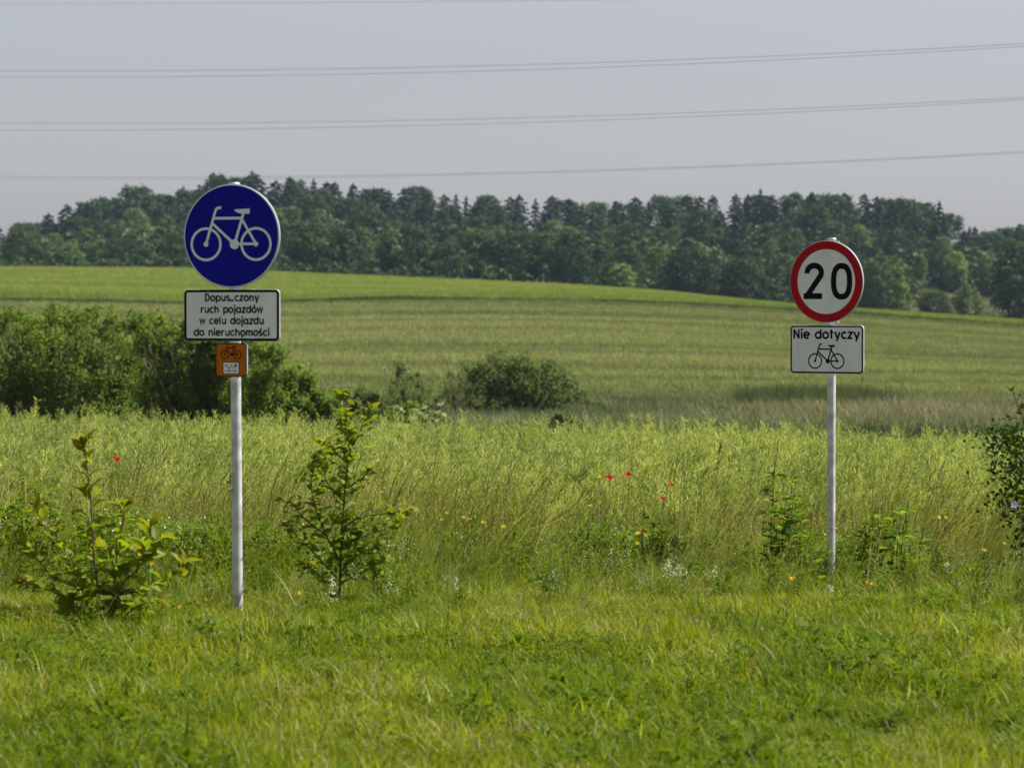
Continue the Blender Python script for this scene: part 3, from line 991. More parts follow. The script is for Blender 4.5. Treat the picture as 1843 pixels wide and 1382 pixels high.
vu = [bush_var(r6, w, h, 420, (0.4, 0.8)) for w, h in ((5, 3.5), (6, 3), (4.5, 4.2))]
vu += [var_blades(r6, 80, 1.6, (0.4, 1.0), (0.08, 0.16), (0.1, 0.8), lv=2, tint=(0.5, 0.9))]
N6 = 2700
xy = wedge(N6, 652, 960, half=0.165, pad=10, r=r6)
px = px_of(xy[:, 0], xy[:, 1])
clear = (px > 1600) & (xy[:, 1] < 838)
k = ~clear | (r6.uniform(0, 1, N6) < 0.10)
xy, px, clear = xy[k], px[k], clear[k]
extra = wedge(4200, 640, 850, half=0.165, pad=10, r=r6)
epx = px_of(extra[:, 0], extra[:, 1])
extra = extra[(epx > 1590)]
vid = np.concatenate([r6.integers(0, 3, len(xy)), np.full(len(extra), 3)])
sc = np.concatenate([np.where(clear, r6.uniform(0.35, 0.7, len(xy)), np.where(xy[:, 1] > 720, r6.uniform(1.4, 2.7, len(xy)), r6.uniform(0.8, 1.7, len(xy)))), r6.uniform(0.8, 1.3, len(extra))])
it = np.concatenate([np.where(clear, r6.uniform(0, 0.3, len(xy)), r6.uniform(-0.1, 0.28, len(xy))), r6.uniform(-0.05, 0.25, len(extra))])
ptsu = place(np.concatenate([xy, extra]), -0.2)
scatter('wood_undergrowth', vu, [M_UNDER], ptsu, np.stack([0 * sc, 0 * sc, r6.uniform(0, 2 * PI, len(sc))], 1), sc, vid, it,
        'dark undergrowth among the trees and scrub of the clearing', 'undergrowth')


# ================================================================== bushes in the hollow
M_BUSH = mat_leaf('bush_leaves', (0.060, 0.112, 0.020), (0.230, 0.305, 0.060), trans=0.48, rough=0.6, spec=0.12, inst=0, patch=0.5, patch_scale=0.8, glow=(1.25, 1.35, 0.45))
M_WILLOW = mat_leaf('willow_leaves', (0.060, 0.098, 0.032), (0.200, 0.245, 0.085), trans=0.48, rough=0.6, spec=0.12, inst=0, patch=0.5, patch_scale=0.5, glow=(1.2, 1.25, 0.6))
M_TWIG = mat_plain('twigs', (0.15, 0.115, 0.08), 0.85, noise=0.3, scale=30)


def make_bush(name, lobes, d, n, leaf, mat, label, seed, cat='bush', group=None, twig=True, skirt=0.45, base_u=None):
    """lobes: (u, row of its centre, radius in px, squash); depth d; leaves on every lobe, stems up to each"""
    r = np.random.default_rng(seed)
    u0 = base_u if base_u is not None else sum(l[0] for l in lobes) / len(lobes)
    x0 = (u0 - PW / 2) / FPX * d
    root = empty(name, (x0, d, float(ground_z(x0, d))))
    tag(root, label, cat, group)
    b = np.array(root.location)
    cs, rs, sq = [], [], []
    for (u, row, rp, s) in lobes:
        depth = d + r.uniform(-0.6, 0.6) * rp / FPX * d * 1.4
        c = np.array(P(u, row, depth)) - b
        cs.append(c); rs.append(rp / FPX * d); sq.append(s)
    # split every lobe into smaller sprays for an uneven outline
    c2, r2_ = [], []
    for c, q, s in zip(cs, rs, sq):
        for _ in range(16):
            dv = rand_unit(r, 1)[0]; dv[2] = abs(dv[2]) * (1 if r.uniform() < 0.75 else -1)
            c2.append(c + dv * q * np.array([1, 1, s]) * r.uniform(0.45, 0.95)); r2_.append(q * r.uniform(0.16, 0.36))
    c2, r2_ = np.array(c2), np.array(r2_)
    zmin = 0.1
    idx = r.choice(len(r2_), n, p=r2_ ** 2 / (r2_ ** 2).sum())
    dirs = rand_unit(r, n); dirs[:, 2] += 0.25
    C = c2[idx] + dirs * (r2_[idx] * r.uniform(0.2, 1.15, n))[:, None]
    # shoots sticking out of the top
    k = r.uniform(0, 1, n) < 0.10
    C[k, 2] += r.uniform(0, 0.3, k.sum()) * r2_[idx][k] * 3
    # the skirt of leaves that reaches the ground
    k = r.uniform(0, 1, n) < skirt
    C[k, 2] = C[k, 2] * r.uniform(0.05, 0.75, k.sum())
    C[:, 2] = np.maximum(C[:, 2], zmin * r.uniform(0.3, 3, n))
    lt = r.uniform(-0.15, 0.15, len(r2_))
    T = 0.5 + lt[idx] + r.uniform(-0.25, 0.25, n)
    L = r.uniform(*leaf, n)
    v, f, T = cards(r, C, dirs + r.normal(0, 0.7, (n, 3)) + [0, 0, 0.3], L, L * r.uniform(0.35, 0.6, n), tint=T)
    link('foliage', mesh_np('foliage', v, f, mat, T), root)
    g = Geo()
    for i in range(0, len(c2), 2):
        c = c2[i]
        s = np.array([c[0] * 0.25 + r.normal(0, .1), c[1] * 0.25 + r.normal(0, .1), -0.2])
        mid = s * 0.45 + c * 0.55 + np.array([r.normal(0, .1), r.normal(0, .1), 0.1])
        v, f = tube(smooth_path([s, mid, c + (c - mid) * 0.3], 3), [0.028, 0.026, 0.024, 0.02, 0.016, 0.012, 0.006], 4)
        g.add(v, f)
    link('stem', g.mesh('stem', M_TWIG, True), root)
    return root


THK = 'bushes of the thicket at the left'
make_bush('thicket_bush', [(20, 640, 95, 0.9), (-40, 660, 90, 1), (95, 650, 85, 1), (160, 640, 80, 1), (215, 660, 70, 1), (60, 720, 90, 0.8), (170, 730, 80, 0.8), (130, 590, 50, 0.8), (15, 582, 45, 0.7), (225, 598, 50, 0.8), (-130, 670, 100, 1), (262, 655, 55, 1), (-10, 600, 60, .8), (90, 590, 55, .8), (180, 585, 45, .8)],
          96, 56000, (0.07, 0.14), M_BUSH, 'big dense green bush at the left edge behind the crop', 51, group=THK, base_u=90)
make_bush('thicket_bush', [(300, 640, 72, 1), (355, 655, 75, 1), (410, 660, 75, 1), (340, 600, 40, 0.8), (400, 610, 42, 0.8), (300, 720, 62, 0.8), (380, 735, 80, 0.7), (440, 640, 50, 0.8), (275, 600, 45, .8), (430, 700, 60, .9), (330, 690, 70, .9)],
          90, 44000, (0.07, 0.14), M_BUSH, 'round green bush behind the post of the blue cycle sign', 52, group=THK, base_u=370)
make_bush('thicket_bush', [(480, 680, 58, 1), (505, 720, 62, 0.9), (450, 720, 60, 1), (545, 740, 48, 0.9), (470, 638, 36, 0.8), (520, 690, 50, 0.9), (575, 742, 44, 0.9), (545, 712, 44, .9), (605, 752, 36, .8)],
          84, 30000, (0.06, 0.12), M_BUSH, 'light green bush sloping down right of the blue sign post', 53, group=THK, base_u=495)
make_bush('thicket_bush', [(590, 742, 34, 0.9), (625, 735, 34, 0.9), (650, 745, 28, 0.9)],
          88, 9000, (0.06, 0.11), M_WILLOW, 'low dark scrub between the thicket and the leafy sapling', 54, group=THK, base_u=618)
make_bush('thicket_bush', [(665, 726, 32, 0.9), (695, 735, 30, 0.9), (636, 720, 30, 1.0), (680, 752, 32, 0.7), (612, 728, 30, 0.9)],
          110, 11000, (0.07, 0.13), M_WILLOW, 'dull green scrub just left of the elder with white flower heads', 62, group=THK, base_u=672)
make_bush('willow_bush', [(925, 702, 70, 1.0), (865, 710, 60, 1), (980, 712, 64, 1), (1030, 732, 48, 0.9), (832, 728, 46, 0.9), (890, 672, 44, 0.85), (945, 676, 46, 0.85), (925, 690, 70, 0.9), (1005, 705, 50, .9), (930, 735, 60, 0.5), (885, 740, 50, 0.5), (1052, 738, 40, .8), (815, 742, 34, .8), (1020, 715, 44, .9)],
          150, 30000, (0.10, 0.20), M_WILLOW, 'dark rounded willow bush alone in the middle of the hollow', 55, base_u=930)
make_bush('thin_bush', [(735, 698, 40, 1.0), (712, 728, 38, 0.9), (765, 732, 36, 0.9), (788, 740, 26, 0.9)],
          146, 5600, (0.10, 0.18), M_WILLOW, 'thin airy shrub left of the dark willow bush', 56, base_u=738)
make_bush('dry_bush', [(822, 690, 26, 1.1), (815, 725, 22, 1.0)],
          149, 700, (0.08, 0.14), M_WILLOW, 'half bare twiggy shrub at the left side of the willow bush', 57, base_u=822)
eb = make_bush('elder_bush', [(750, 752, 34, 0.9), (715, 755, 24, 0.9), (785, 755, 20, 0.8), (745, 790, 40, 0.7)],
               76, 5200, (0.07, 0.12), M_BUSH, 'elder bush with flat white flower heads in front of the willow', 58, base_u=745)
make_bush('low_bush', [(1628, 745, 22, 0.8), (1605, 750, 14, 0.8), (1650, 752, 15, 0.8)], 172, 2600, (0.10, 0.2), M_WILLOW, 'small dark shrub in the meadow right of the speed sign post', 59, base_u=1628)
make_bush('low_bush', [(1440, 744, 24, 0.40), (1490, 741, 28, 0.5), (1545, 747, 20, 0.4), (1390, 748, 16, 0.35), (1415, 738, 14, 0.5)], 178, 3800, (0.12, 0.22), M_WILLOW, 'long low dark green clump in the meadow behind the speed sign post', 60, base_u=1470)
for u, row, rp, dd, n_, lab, sd in ((1105, 752, 12, 150, 900, 'small scrubby shrub in the meadow right of the willow bush', 63), (1185, 748, 10, 165, 700, 'tiny shrub in the meadow between the willow bush and the dark clump', 64),
                                    (1300, 752, 13, 150, 900, 'small shrub in the meadow just left of the dark green clump', 65), (1720, 757, 12, 140, 900, 'small shrub in the meadow near the thorn shrub', 66),
                                    (1570, 752, 11, 165, 800, 'tiny shrub in the meadow at the right end of the dark clump', 67), (1010, 770, 15, 100, 900, 'low green shrub below the right side of the willow bush', 68)):
    make_bush('scrub_bush', [(u, row - 7, rp * 1.6, 0.8), (u + rp * 1.4, row - 2, rp * 1.1, 0.7), (u - rp, row, rp, 0.7)], dd, n_ * 2, (0.09, 0.18), M_WILLOW, lab, sd, group='small shrubs of the meadow', base_u=u)
# white flower heads of the elder
re_ = np.random.default_rng(61)
for (u, row) in ((712, 732), (724, 737), (748, 737), (757, 744), (768, 748), (776, 752), (787, 741), (793, 728), (770, 762), (785, 757), (744, 752), (764, 733), (800, 747)):
    c = P(u, row, 74.6) - eb.location
    C = np.stack([re_.normal(0, 0.045, 40), re_.normal(0, 0.04, 40), re_.normal(0, 0.010, 40)], 1)
    v, f, T = cards(re_, C, np.array([[0, -0.5, 1.0]]) + re_.normal(0, .3, (40, 3)), 0.020, 0.018)
    link('flower_head', mesh_np('flower_head', v, f, M_CREAM, T), eb, loc=c, rot=(0.35, re_.normal(0, .3), 0))


# ================================================================== road signs
M_POST = mat_plain('galvanised_post', (0.60, 0.61, 0.62), 0.5, metal=0.15, spec=0.4, noise=0.42, scale=13)
M_BACK = mat_plain('galvanised_sheet', (0.50, 0.51, 0.52), 0.42, metal=0.4, noise=0.2, scale=14)
M_BLUE = mat_plain('blue_sheeting', (0.003, 0.005, 0.30), 0.5, spec=0.12, noise=0.2, scale=4)
M_SIGNWHITE = mat_plain('white_sheeting', (0.80, 0.80, 0.78), 0.5, spec=0.2, noise=0.12, scale=7)
M_SYMBOL = mat_plain('white_symbol', (0.78, 0.79, 0.79), 0.5, spec=0.2)
M_RED = mat_plain('red_sheeting', (0.42, 0.006, 0.012), 0.5, spec=0.12, noise=0.12, scale=4)
M_BLACK = mat_plain('black_print', (0.006, 0.006, 0.009), 0.6, spec=0.1)
M_ORANGE = mat_plain('orange_sheeting', (0.50, 0.135, 0.006), 0.5, spec=0.12, noise=0.15, scale=8)
M_LBLUE = mat_plain('blue_print', (0.06, 0.22, 0.55), 0.5)
M_GREEN = mat_plain('green_print', (0.10, 0.36, 0.10), 0.5)
M_YEL = mat_plain('yellow_print', (0.70, 0.45, 0.03), 0.5)
M_REDP = mat_plain('red_print', (0.50, 0.03, 0.03), 0.5)


def arc(cx, cy, rx, ry, a0, a1, n=18):
    return [(cx + rx * math.cos(R(a0 + (a1 - a0) * i / n)), cy + ry * math.sin(R(a0 + (a1 - a0) * i / n))) for i in range(n + 1)]


class Print:
    """flat marks in a plate's plane (X right, Z up); every stroke lies a hair above the one before"""
    def __init__(self):
        self.g = Geo(); self.k = 0

    def _y(self):
        self.k += 1
        return -0.00004 * self.k

    def stroke(self, pts, w, closed=False):
        p = np.array(pts, float); n = len(p); y = self._y()
        if closed:
            t = np.roll(p, -1, 0) - np.roll(p, 1, 0)
        else:
            t = np.gradient(p, axis=0)
        V = []
        for i in range(n):
            if closed or 0 < i < n - 1:
                a = p[i] - p[i - 1]; b = p[(i + 1) % n] - p[i]
                a = a / max(np.linalg.norm(a), 1e-9); b = b / max(np.linalg.norm(b), 1e-9)
                m = np.array([-(a + b)[1], (a + b)[0]]); m = m / max(np.linalg.norm(m), 1e-9)
                na = np.array([-a[1], a[0]])
                q = m * (w / 2) / max(float(m @ na), 0.45)
            else:
                a = t[i] / max(np.linalg.norm(t[i]), 1e-9)
                q = np.array([-a[1], a[0]]) * w / 2
            V += [(p[i][0] + q[0], y, p[i][1] + q[1]), (p[i][0] - q[0], y, p[i][1] - q[1])]
        F = [(2 * i, 2 * i + 1, 2 * i + 3, 2 * i + 2) for i in range(n - 1)]
        if closed:
            F.append((2 * n - 2, 2 * n - 1, 1, 0))
        self.g.add(V, F)

    def fan(self, pts):
        y = self._y(); n = len(pts)
        c = np.mean(np.array(pts), 0)
        V = [(c[0], y, c[1])] + [(q[0], y, q[1]) for q in pts]
        F = [(0, 1 + (i + 1) % n, 1 + i) for i in range(n)]
        self.g.add(V, F)

    def dot(self, x, z, r, n=16):
        self.fan(arc(x, z, r, r, 0, 360 - 360 / n, n - 1))

    def link(self, name, mat, parent, y):
        V = np.concatenate(self.g.V)
        for i, F in enumerate(self.g.F):          # every mark faces the viewer
            a = V[F[:, 1]] - V[F[:, 0]]; b = V[F[:, 2]] - V[F[:, 0]]
            bad = (a[:, 2] * b[:, 0] - a[:, 0] * b[:, 2]) > 0
            F[bad] = F[bad][:, ::-1]
        return link(name, self.g.mesh(name, mat), parent, loc=(0, y, 0))


S_ = 0.165     # stroke width in x-heights


def glyph(c):
    """strokes (polylines), dots and advance width of a round road-sign letter; x-height 1"""
    A, D = 1.36, -0.40
    o = arc(0.48, 0.5, 0.42, 0.43, 0, 360, 26)[:-1]
    acute = lambda x, y: [(x - 0.06, y), (x + 0.16, y + 0.30)]
    G = {
        'o': ([('c', o)], 0.96), 'ó': ([('c', o), acute(0.48, 1.12)], 0.96),
        'a': ([('c', o), [(0.90, 1.0), (0.90, 0)]], 1.04), 'd': ([('c', o), [(0.90, A), (0.90, 0)]], 1.04),
        'p': ([('c', arc(0.56, 0.5, 0.42, 0.43, 0, 360, 26)[:-1]), [(0.14, 1.0), (0.14, D)]], 1.02),
        'g': ([('c', o), [(0.90, 1.0), (0.90, -0.1)] + arc(0.5, -0.08, 0.40, 0.30, 0, -140, 10)], 1.04),
        'c': ([arc(0.50, 0.5, 0.42, 0.43, 48, 312, 20)], 0.86), 'ć': ([arc(0.50, 0.5, 0.42, 0.43, 48, 312, 20), acute(0.5, 1.12)], 0.86),
        'e': ([[(0.08, 0.50), (0.90, 0.50)] , arc(0.49, 0.5, 0.42, 0.43, 0, 318, 24)], 0.95),
        'i': ([[(0.14, 1.0), (0.14, 0)], ('d', 0.14, 1.30)], 0.28), 'j': ([[(0.22, 1.0), (0.22, -0.15)] + arc(0.02, -0.15, 0.20, 0.20, 0, -95, 8), ('d', 0.22, 1.30)], 0.38),
        'l': ([[(0.14, A), (0.14, 0.2)] + arc(0.32, 0.2, 0.18, 0.15, 180, 270, 6)], 0.40),
        'r': ([[(0.14, 1.0), (0.14, 0)], arc(0.48, 0.56, 0.34, 0.36, 175, 62, 10)], 0.66),
        'n': ([[(0.14, 1.0), (0.14, 0)], arc(0.48, 0.56, 0.34, 0.36, 178, 0, 14) + [(0.82, 0)]], 0.96),
        'h': ([[(0.14, A), (0.14, 0)], arc(0.48, 0.56, 0.34, 0.36, 178, 0, 14) + [(0.82, 0)]], 0.96),
        'm': ([[(0.14, 1.0), (0.14, 0)], arc(0.43, 0.60, 0.29, 0.32, 178, 0, 12) + [(0.72, 0)], arc(1.01, 0.60, 0.29, 0.32, 178, 0, 12) + [(1.30, 0)]], 1.44),
        'u': ([[(0.14, 1.0), (0.14, 0.42)] + arc(0.48, 0.43, 0.34, 0.36, 180, 360, 14), [(0.82, 1.0), (0.82, 0)]], 0.96),
        's': ([arc(0.38, 0.72, 0.27, 0.21, 35, 262, 14) + arc(0.38, 0.29, 0.29, 0.22, 85, -150, 14)], 0.76),
        'ś': ([arc(0.38, 0.72, 0.27, 0.21, 35, 262, 14) + arc(0.38, 0.29, 0.29, 0.22, 85, -150, 14), acute(0.38, 1.12)], 0.76),
        't': ([[(0.28, 1.34), (0.28, 0.0)], [(0.03, 0.93), (0.58, 0.93)]], 0.62),
        'w': ([[(0.05, 1.0), (0.32, 0.05), (0.60, 0.95), (0.88, 0.05), (1.15, 1.0)]], 1.20),
        'y': ([[(0.06, 1.0), (0.47, 0.06)], [(0.86, 1.0), (0.34, D)]], 0.92),
        'z': ([[(0.08, 0.92), (0.72, 0.92), (0.10, 0.08), (0.76, 0.08)]], 0.82),
        '▵': ([[(0.30, 0.30), (0.10, 0.08), (0.60, 0.08)], [(0.28, 0.22), (0.50, 0.12)]], 0.70),
        'D': ([('c', [(0.16, A - .08), (0.16, 0.08), (0.45, 0.08)] + arc(0.45, 0.64, 0.50, 0.56, -80, 80, 14) + [(0.45, A - .08)])], 1.06),
        'N': ([[(0.16, 0), (0.16, A), ], [(0.16, A - .06), (0.92, 0.06)], [(0.92, 0), (0.92, A)]], 1.08),
        'G': ([arc(0.62, 0.66, 0.50, 0.60, 50, 352, 22) + [(0.70, 0.60)]], 1.2),
        'V': ([[(0.04, A), (0.52, 0.05), (1.0, A)]], 1.04),
        ' ': ([], 0.62),
    }
    return G[c]


def lettering(text, x0, x1, base, xh, mat, parent, y, stroke=S_, extra=None):
    """one line of text between x0 and x1 on its baseline"""
    gap = 0.17
    tot = sum(glyph(c)[1] + gap for c in text) - gap
    sx = (x1 - x0) / tot
    pr = Print(); x = 0
    for c in text:
        st, adv = glyph(c)
        for s in st:
            if isinstance(s, tuple) and s[0] == 'd':
                pr.dot(x0 + (x + s[1]) * sx, base + s[2] * xh, stroke * xh * 0.62)
            elif isinstance(s, tuple):
                pr.stroke([(x0 + (x + q[0]) * sx, base + q[1] * xh) for q in s[1]], stroke * xh, closed=True)
            else:
                pr.stroke([(x0 + (x + q[0]) * sx, base + q[1] * xh) for q in s], stroke * xh)
        x += adv + gap
    if extra:
        extra(pr)
    return pr.link('lettering', mat, parent, y)


def bicycle_symbol(parent, mat, cx, cz, k, y, w=1.0):
    """cycle pictogram seen from the side, front wheel at the left; k = size factor, w = stroke factor"""
    pr = Print()
    X = lambda v: cx + k * (v - 408) / 1036
    Z = lambda v: cz + k * (400 - v) / 1103
    pt = lambda *a: [(X(p), Z(q)) for p, q in a]
    sw = 0.0145 * k * w
    for ux in (246, 570):
        pr.stroke(arc(X(ux), Z(456), 0.0905 * k, 0.0905 * k, 0, 360, 48)[:-1], sw, closed=True)
    pr.stroke(pt((246, 456), (272, 366), (293, 293), (307, 246), (313, 232), (326, 224), (345, 224)), sw * 1.05)
    pr.stroke(pt((288, 291), (484, 291)), sw * 1.05)
    pr.stroke(pt((286, 322), (431, 457)), sw * 1.05)
    pr.stroke(pt((431, 457), (489, 262)), sw * 1.1)
    pr.stroke(pt((480, 300), (570, 455)), sw)
    pr.stroke(pt((431, 455), (570, 455)), sw)
    pr.dot(X(246), Z(456), 0.0145 * k * max(1, w)); pr.dot(X(570), Z(456), 0.0145 * k * max(1, w))
    pr.dot(X(431), Z(457), 0.029 * k, 24)
    pr.fan(pt((431, 240), (436, 234), (460, 234), (530, 231), (530, 263), (474, 263), (452, 256), (434, 246)))
    return pr.link('bicycle_symbol', mat, parent, y)


def rounded_rect(w, h, r, n=7):
    p = []
    for (sx, sz, a0) in ((1, 1, 0), (-1, 1, 90), (-1, -1, 180), (1, -1, 270)):
        p += arc(sx * (w / 2 - r), sz * (h / 2 - r), r, r, a0, a0 + 90, n)
    return p


def plate_mesh(name, outline, depth, face, side, inset=0.003):
    """sheet metal plate with a turned-back rim: printed face towards -Y"""
    o = np.array(outline); n = len(o)
    c = o.mean(0)
    d = o - c
    L = np.linalg.norm(d, axis=1, keepdims=True)
    i_ = o - d / L * inset
    V = [(q[0], 0, q[1]) for q in i_] + [(q[0], 0.0025, q[1]) for q in o] + [(q[0], depth, q[1]) for q in o] + [(q[0], depth, q[1]) for q in c + (d * 0.94)] + [(q[0], 0.004, q[1]) for q in c + (d * 0.94)]
    quads, midx = [], []
    for k in range(4):
        for i in range(n):
            j = (i + 1) % n
            quads.append((k * n + i, (k + 1) * n + i, (k + 1) * n + j, k * n + j)); midx.append(1)
    front = np.array([list(range(n))])
    back = np.array([[4 * n + i for i in range(n)][::-1]])
    me = mesh_np(name, V, [np.array(quads), front, back], [face, side], np.zeros(len(V)), midx + [0, 1])
    me.polygons.foreach_set('use_smooth', np.zeros(len(me.polygons), bool))
    return me


def make_sign(name, label, base, top, yaw, group='road signs on grey posts'):
    root = empty(name, base)
    tag(root, label, 'road sign', group)
    b = Vector(base); t = Vector(top) - b
    g = Geo()
    v, f = tube([(0, 0, -0.4) , tuple(t * 0.0), tuple(t * 0.5), tuple(t)], 0.0302, 20)
    g.add(v, f)
    link('post', g.mesh('post', M_POST, True), root)
    v, f = tube([tuple(t + Vector((0, 0, 0.001))), tuple(t + Vector((0, 0, 0.014))), tuple(t + Vector((0, 0, 0.016)))], [0.0325, 0.0325, 0.012], 20)
    g = Geo(); g.add(v, f); g.add(v[40:60], np.array([list(range(20))]).reshape(1, 20)) if False else None
    cap = link('post_cap', g.mesh('post_cap', M_BACK, True), root)
    return root


def clamp(root, z, t, yaw, ztop):
    """band clamp round the post with its two bolts and the bracket that carries the plate"""
    p = Vector(t) * (z / ztop)
    g = Geo()
    v, f = tube([(0, 0, -0.014), (0, 0, 0.014)], 0.0345, 18); g.add(v, f)
    # bracket arm towards the plate
    s = 0.016
    V = [(-s, -0.048, -.012), (s, -0.048, -.012), (s, -0.03, -.012), (-s, -0.03, -.012), (-s, -0.048, .012), (s, -0.048, .012), (s, -0.03, .012), (-s, -0.03, .012)]
    F = [(0, 1, 5, 4), (1, 2, 6, 5), (2, 3, 7, 6), (3, 0, 4, 7), (4, 5, 6, 7), (3, 2, 1, 0)]
    g.add(V, F)
    # flanges
    for sg in (-1, 1):
        V = [(sg * 0.033, -0.006, -.013), (sg * 0.058, -0.006, -.013), (sg * 0.058, 0.006, -.013), (sg * 0.033, 0.006, -.013),
             (sg * 0.033, -0.006, .013), (sg * 0.058, -0.006, .013), (sg * 0.058, 0.006, .013), (sg * 0.033, 0.006, .013)]
        g.add(V, F)
    me = g.mesh('clamp', M_BACK)
    me.polygons.foreach_set('use_smooth', np.zeros(len(me.polygons), bool))
    o = link('clamp', me, root, loc=p, rot=(0, 0, yaw))
    for sg in (-1, 1):
        v, f = tube([(sg * 0.047, -0.016, 0), (sg * 0.047, 0.016, 0)], 0.006, 8)
        g = Geo(); g.add(v, f)
        link('bolt', g.mesh('bolt', M_BACK), o)
    return o


def plate(root, name, px, py, d, yaw, me):
    loc = P(px, py, d) - Vector(root.location)
    return link(name, me, root, loc=loc, rot=(0, 0, yaw))


# ---------------- cycle track sign at the left
D1 = 19.8
YAW1 = R(-18.5)
bL = P(428, 1100, D1); bL.z = float(ground_z(bL.x, bL.y))
bL = Vector((P(428, 1100, D1).x, D1, bL.z))
tL = P(421.5, 333.5, D1 + 0.02)
s1 = make_sign('cycle_track_sign', 'blue round cycle sign above text plate and small orange plate on leaning grey post', bL, tL, YAW1)
tv = tL - bL
dp = D1 - 0.062
disc = plate(s1, 'round_plate', 416.3, 425.0, dp, YAW1, plate_mesh('round_plate', arc(0, 0, 0.300, 0.300, 0, 355, 71), 0.018, M_BLUE, M_BACK))
pr = Print(); pr.stroke(arc(0, 0, 0.2945, 0.2945, 0, 360, 72)[:-1], 0.0045, closed=True); pr.link('rim', M_SYMBOL, disc, -0.0006)
bicycle_symbol(disc, M_SYMBOL, -0.002, 0.004, 1.0, -0.0008)
txt = plate(s1, 'text_plate', 416.6, 567.6, dp, YAW1, plate_mesh('text_plate', rounded_rect(0.598, 0.298, 0.022), 0.016, M_SIGNWHITE, M_BACK))
pr = Print(); pr.stroke(rounded_rect(0.580, 0.280, 0.018), 0.0145, closed=True); pr.link('border', M_BLACK, txt, -0.0006)
mx = lambda v: (v - 412.5) / 1036
mz = lambda v: (914 - v) / 1103
for s, a, b_, base in (('Dopus▵czony', 240, 590, 823), ('ruch pojazdów', 213, 615, 898), ('w celu dojazdu', 205, 622, 970), ('do nieruchomości', 168, 658, 1044)):
    ex = (lambda p: p.fan(arc(mx(482), mz(1051), 0.0045, 0.006, 0, 330, 11))) if base == 1044 else None
    lettering(s, mx(a), mx(b_), mz(base), 0.0315, M_BLACK, txt, -0.0008, stroke=0.285, extra=ex)
rte = plate(s1, 'route_plate', 416.0, 648.0, dp, YAW1, plate_mesh('route_plate', rounded_rect(0.198, 0.196, 0.022), 0.014, M_ORANGE, M_BACK))
rte['label'] = 'small orange cycle route plate'
pr = Print(); pr.stroke(rounded_rect(0.1905, 0.1885, 0.0195), 0.006, closed=True); pr.link('border', M_BLACK, rte, -0.0006)
bicycle_symbol(rte, M_BLACK, 0.0, 0.044, 0.255, -0.0008, w=1.35)
stx = lambda v: (v - 410) / 1036
stz = lambda v: (1196 - v) / 1103
pr = Print(); pr.stroke(arc(0, 0, 0, 0, 0, 0, 1)[:0] or [(stx(q[0]), stz(q[1])) for q in ((358, 1210), (358, 1284), (462, 1284), (462, 1210))], 0.005, closed=True)
pr.link('sticker_border', M_BLACK, rte, -0.0007)
pr = Print(); pr.fan([(stx(360.5), stz(1212.5)), (stx(459.5), stz(1212.5)), (stx(459.5), stz(1281.5)), (stx(360.5), stz(1281.5))][::-1])
pr.link('sticker', M_SIGNWHITE, rte, -0.0010)
# the coloured ribbon mark of the sticker: loop, V, A, and a P with its loop
for mat, pts in ((M_LBLUE, [(374, 1240), (372, 1232), (376, 1226), (383, 1228), (388, 1240)]), (M_LBLUE, [(388, 1240), (392, 1250)]),
                 (M_GREEN, [(392, 1250), (400, 1252), (409, 1229)]), (M_GREEN, [(409, 1229), (413, 1228), (417, 1236)]),
                 (M_YEL, [(417, 1236), (424, 1251)]), (M_REDP, [(424, 1251), (432, 1236), (440, 1228)])):
    pr = Print(); pr.stroke([(stx(a), stz(b_)) for a, b_ in pts], 0.0058); pr.link('ribbon_mark', mat, rte, -0.0013)
pr = Print(); pr.stroke(arc(stx(441), stz(1230), 0.0058, 0.0058, 0, 360, 16)[:-1], 0.0042, closed=True); pr.link('ribbon_mark', M_BLACK, rte, -0.0015)
lettering('Green Velo', stx(371), stx(449), stz(1270), 0.0085, M_BLACK, rte, -0.0014, stroke=0.22)
zt = tv.z
for py_ in (341, 512, 540, 600, 660):
    clamp(s1, float(P(420, py_, D1).z - bL.z), tv, YAW1, zt)

# ---------------- speed limit sign at the right
D2 = 25.0
YAW2 = R(-33.0)
pb = P(1495.5, 1060, D2)
bR = Vector((pb.x, D2, float(ground_z(pb.x, D2))))
tR = P(1497.5, 432.5, D2 + 0.02)
s2 = make_sign('speed_limit_sign', 'red ringed speed limit sign reading 20 above a white plate on straight grey post', bR, tR, YAW2)
tv2 = tR - bR
dq = D2 - 0.068
disc2 = plate(s2, 'round_plate', 1487.0, 507.0, dq, YAW2, plate_mesh('round_plate', arc(0, 0, 0.300, 0.300, 0, 355, 71), 0.018, M_SIGNWHITE, M_BACK))
pr = Print(); pr.stroke(arc(0, 0, 0.2665, 0.2665, 0, 360, 72)[:-1], 0.0600, closed=True); pr.link('red_ring', M_RED, disc2, -0.0006)
dx = lambda v: (v - 446) / 1110
dz = lambda v: (446 - v) / 1277
for pts, closed in (([(x, z) for x, z in arc(dx(337), dz(362), 0.0585, 0.0520, 186, -22, 22)] + [(dx(266), dz(586)), ], False),):
    pr = Print()
    pr.stroke(pts, 0.0430)
    pr.stroke([(dx(240), dz(581)), (dx(409), dz(581))], 0.0430)
    pr.link('digit', M_BLACK, disc2, -0.0010)
pr = Print()
zc = dz(444); hx, hz = 0.0655, 0.1120
oval = [(dx(586) + hx * np.sign(math.cos(a)) * abs(math.cos(a)) ** 0.80, zc + hz * np.sign(math.sin(a)) * abs(math.sin(a)) ** 0.80) for a in np.linspace(0, 2 * PI, 49)[:-1]]
pr.stroke(oval, 0.0430, closed=True)
pr.link('digit', M_BLACK, disc2, -0.0010)
tx2 = plate(s2, 'text_plate', 1487.7, 629.0, dq, YAW2, plate_mesh('text_plate', rounded_rect(0.600, 0.352, 0.026), 0.016, M_SIGNWHITE, M_BACK))
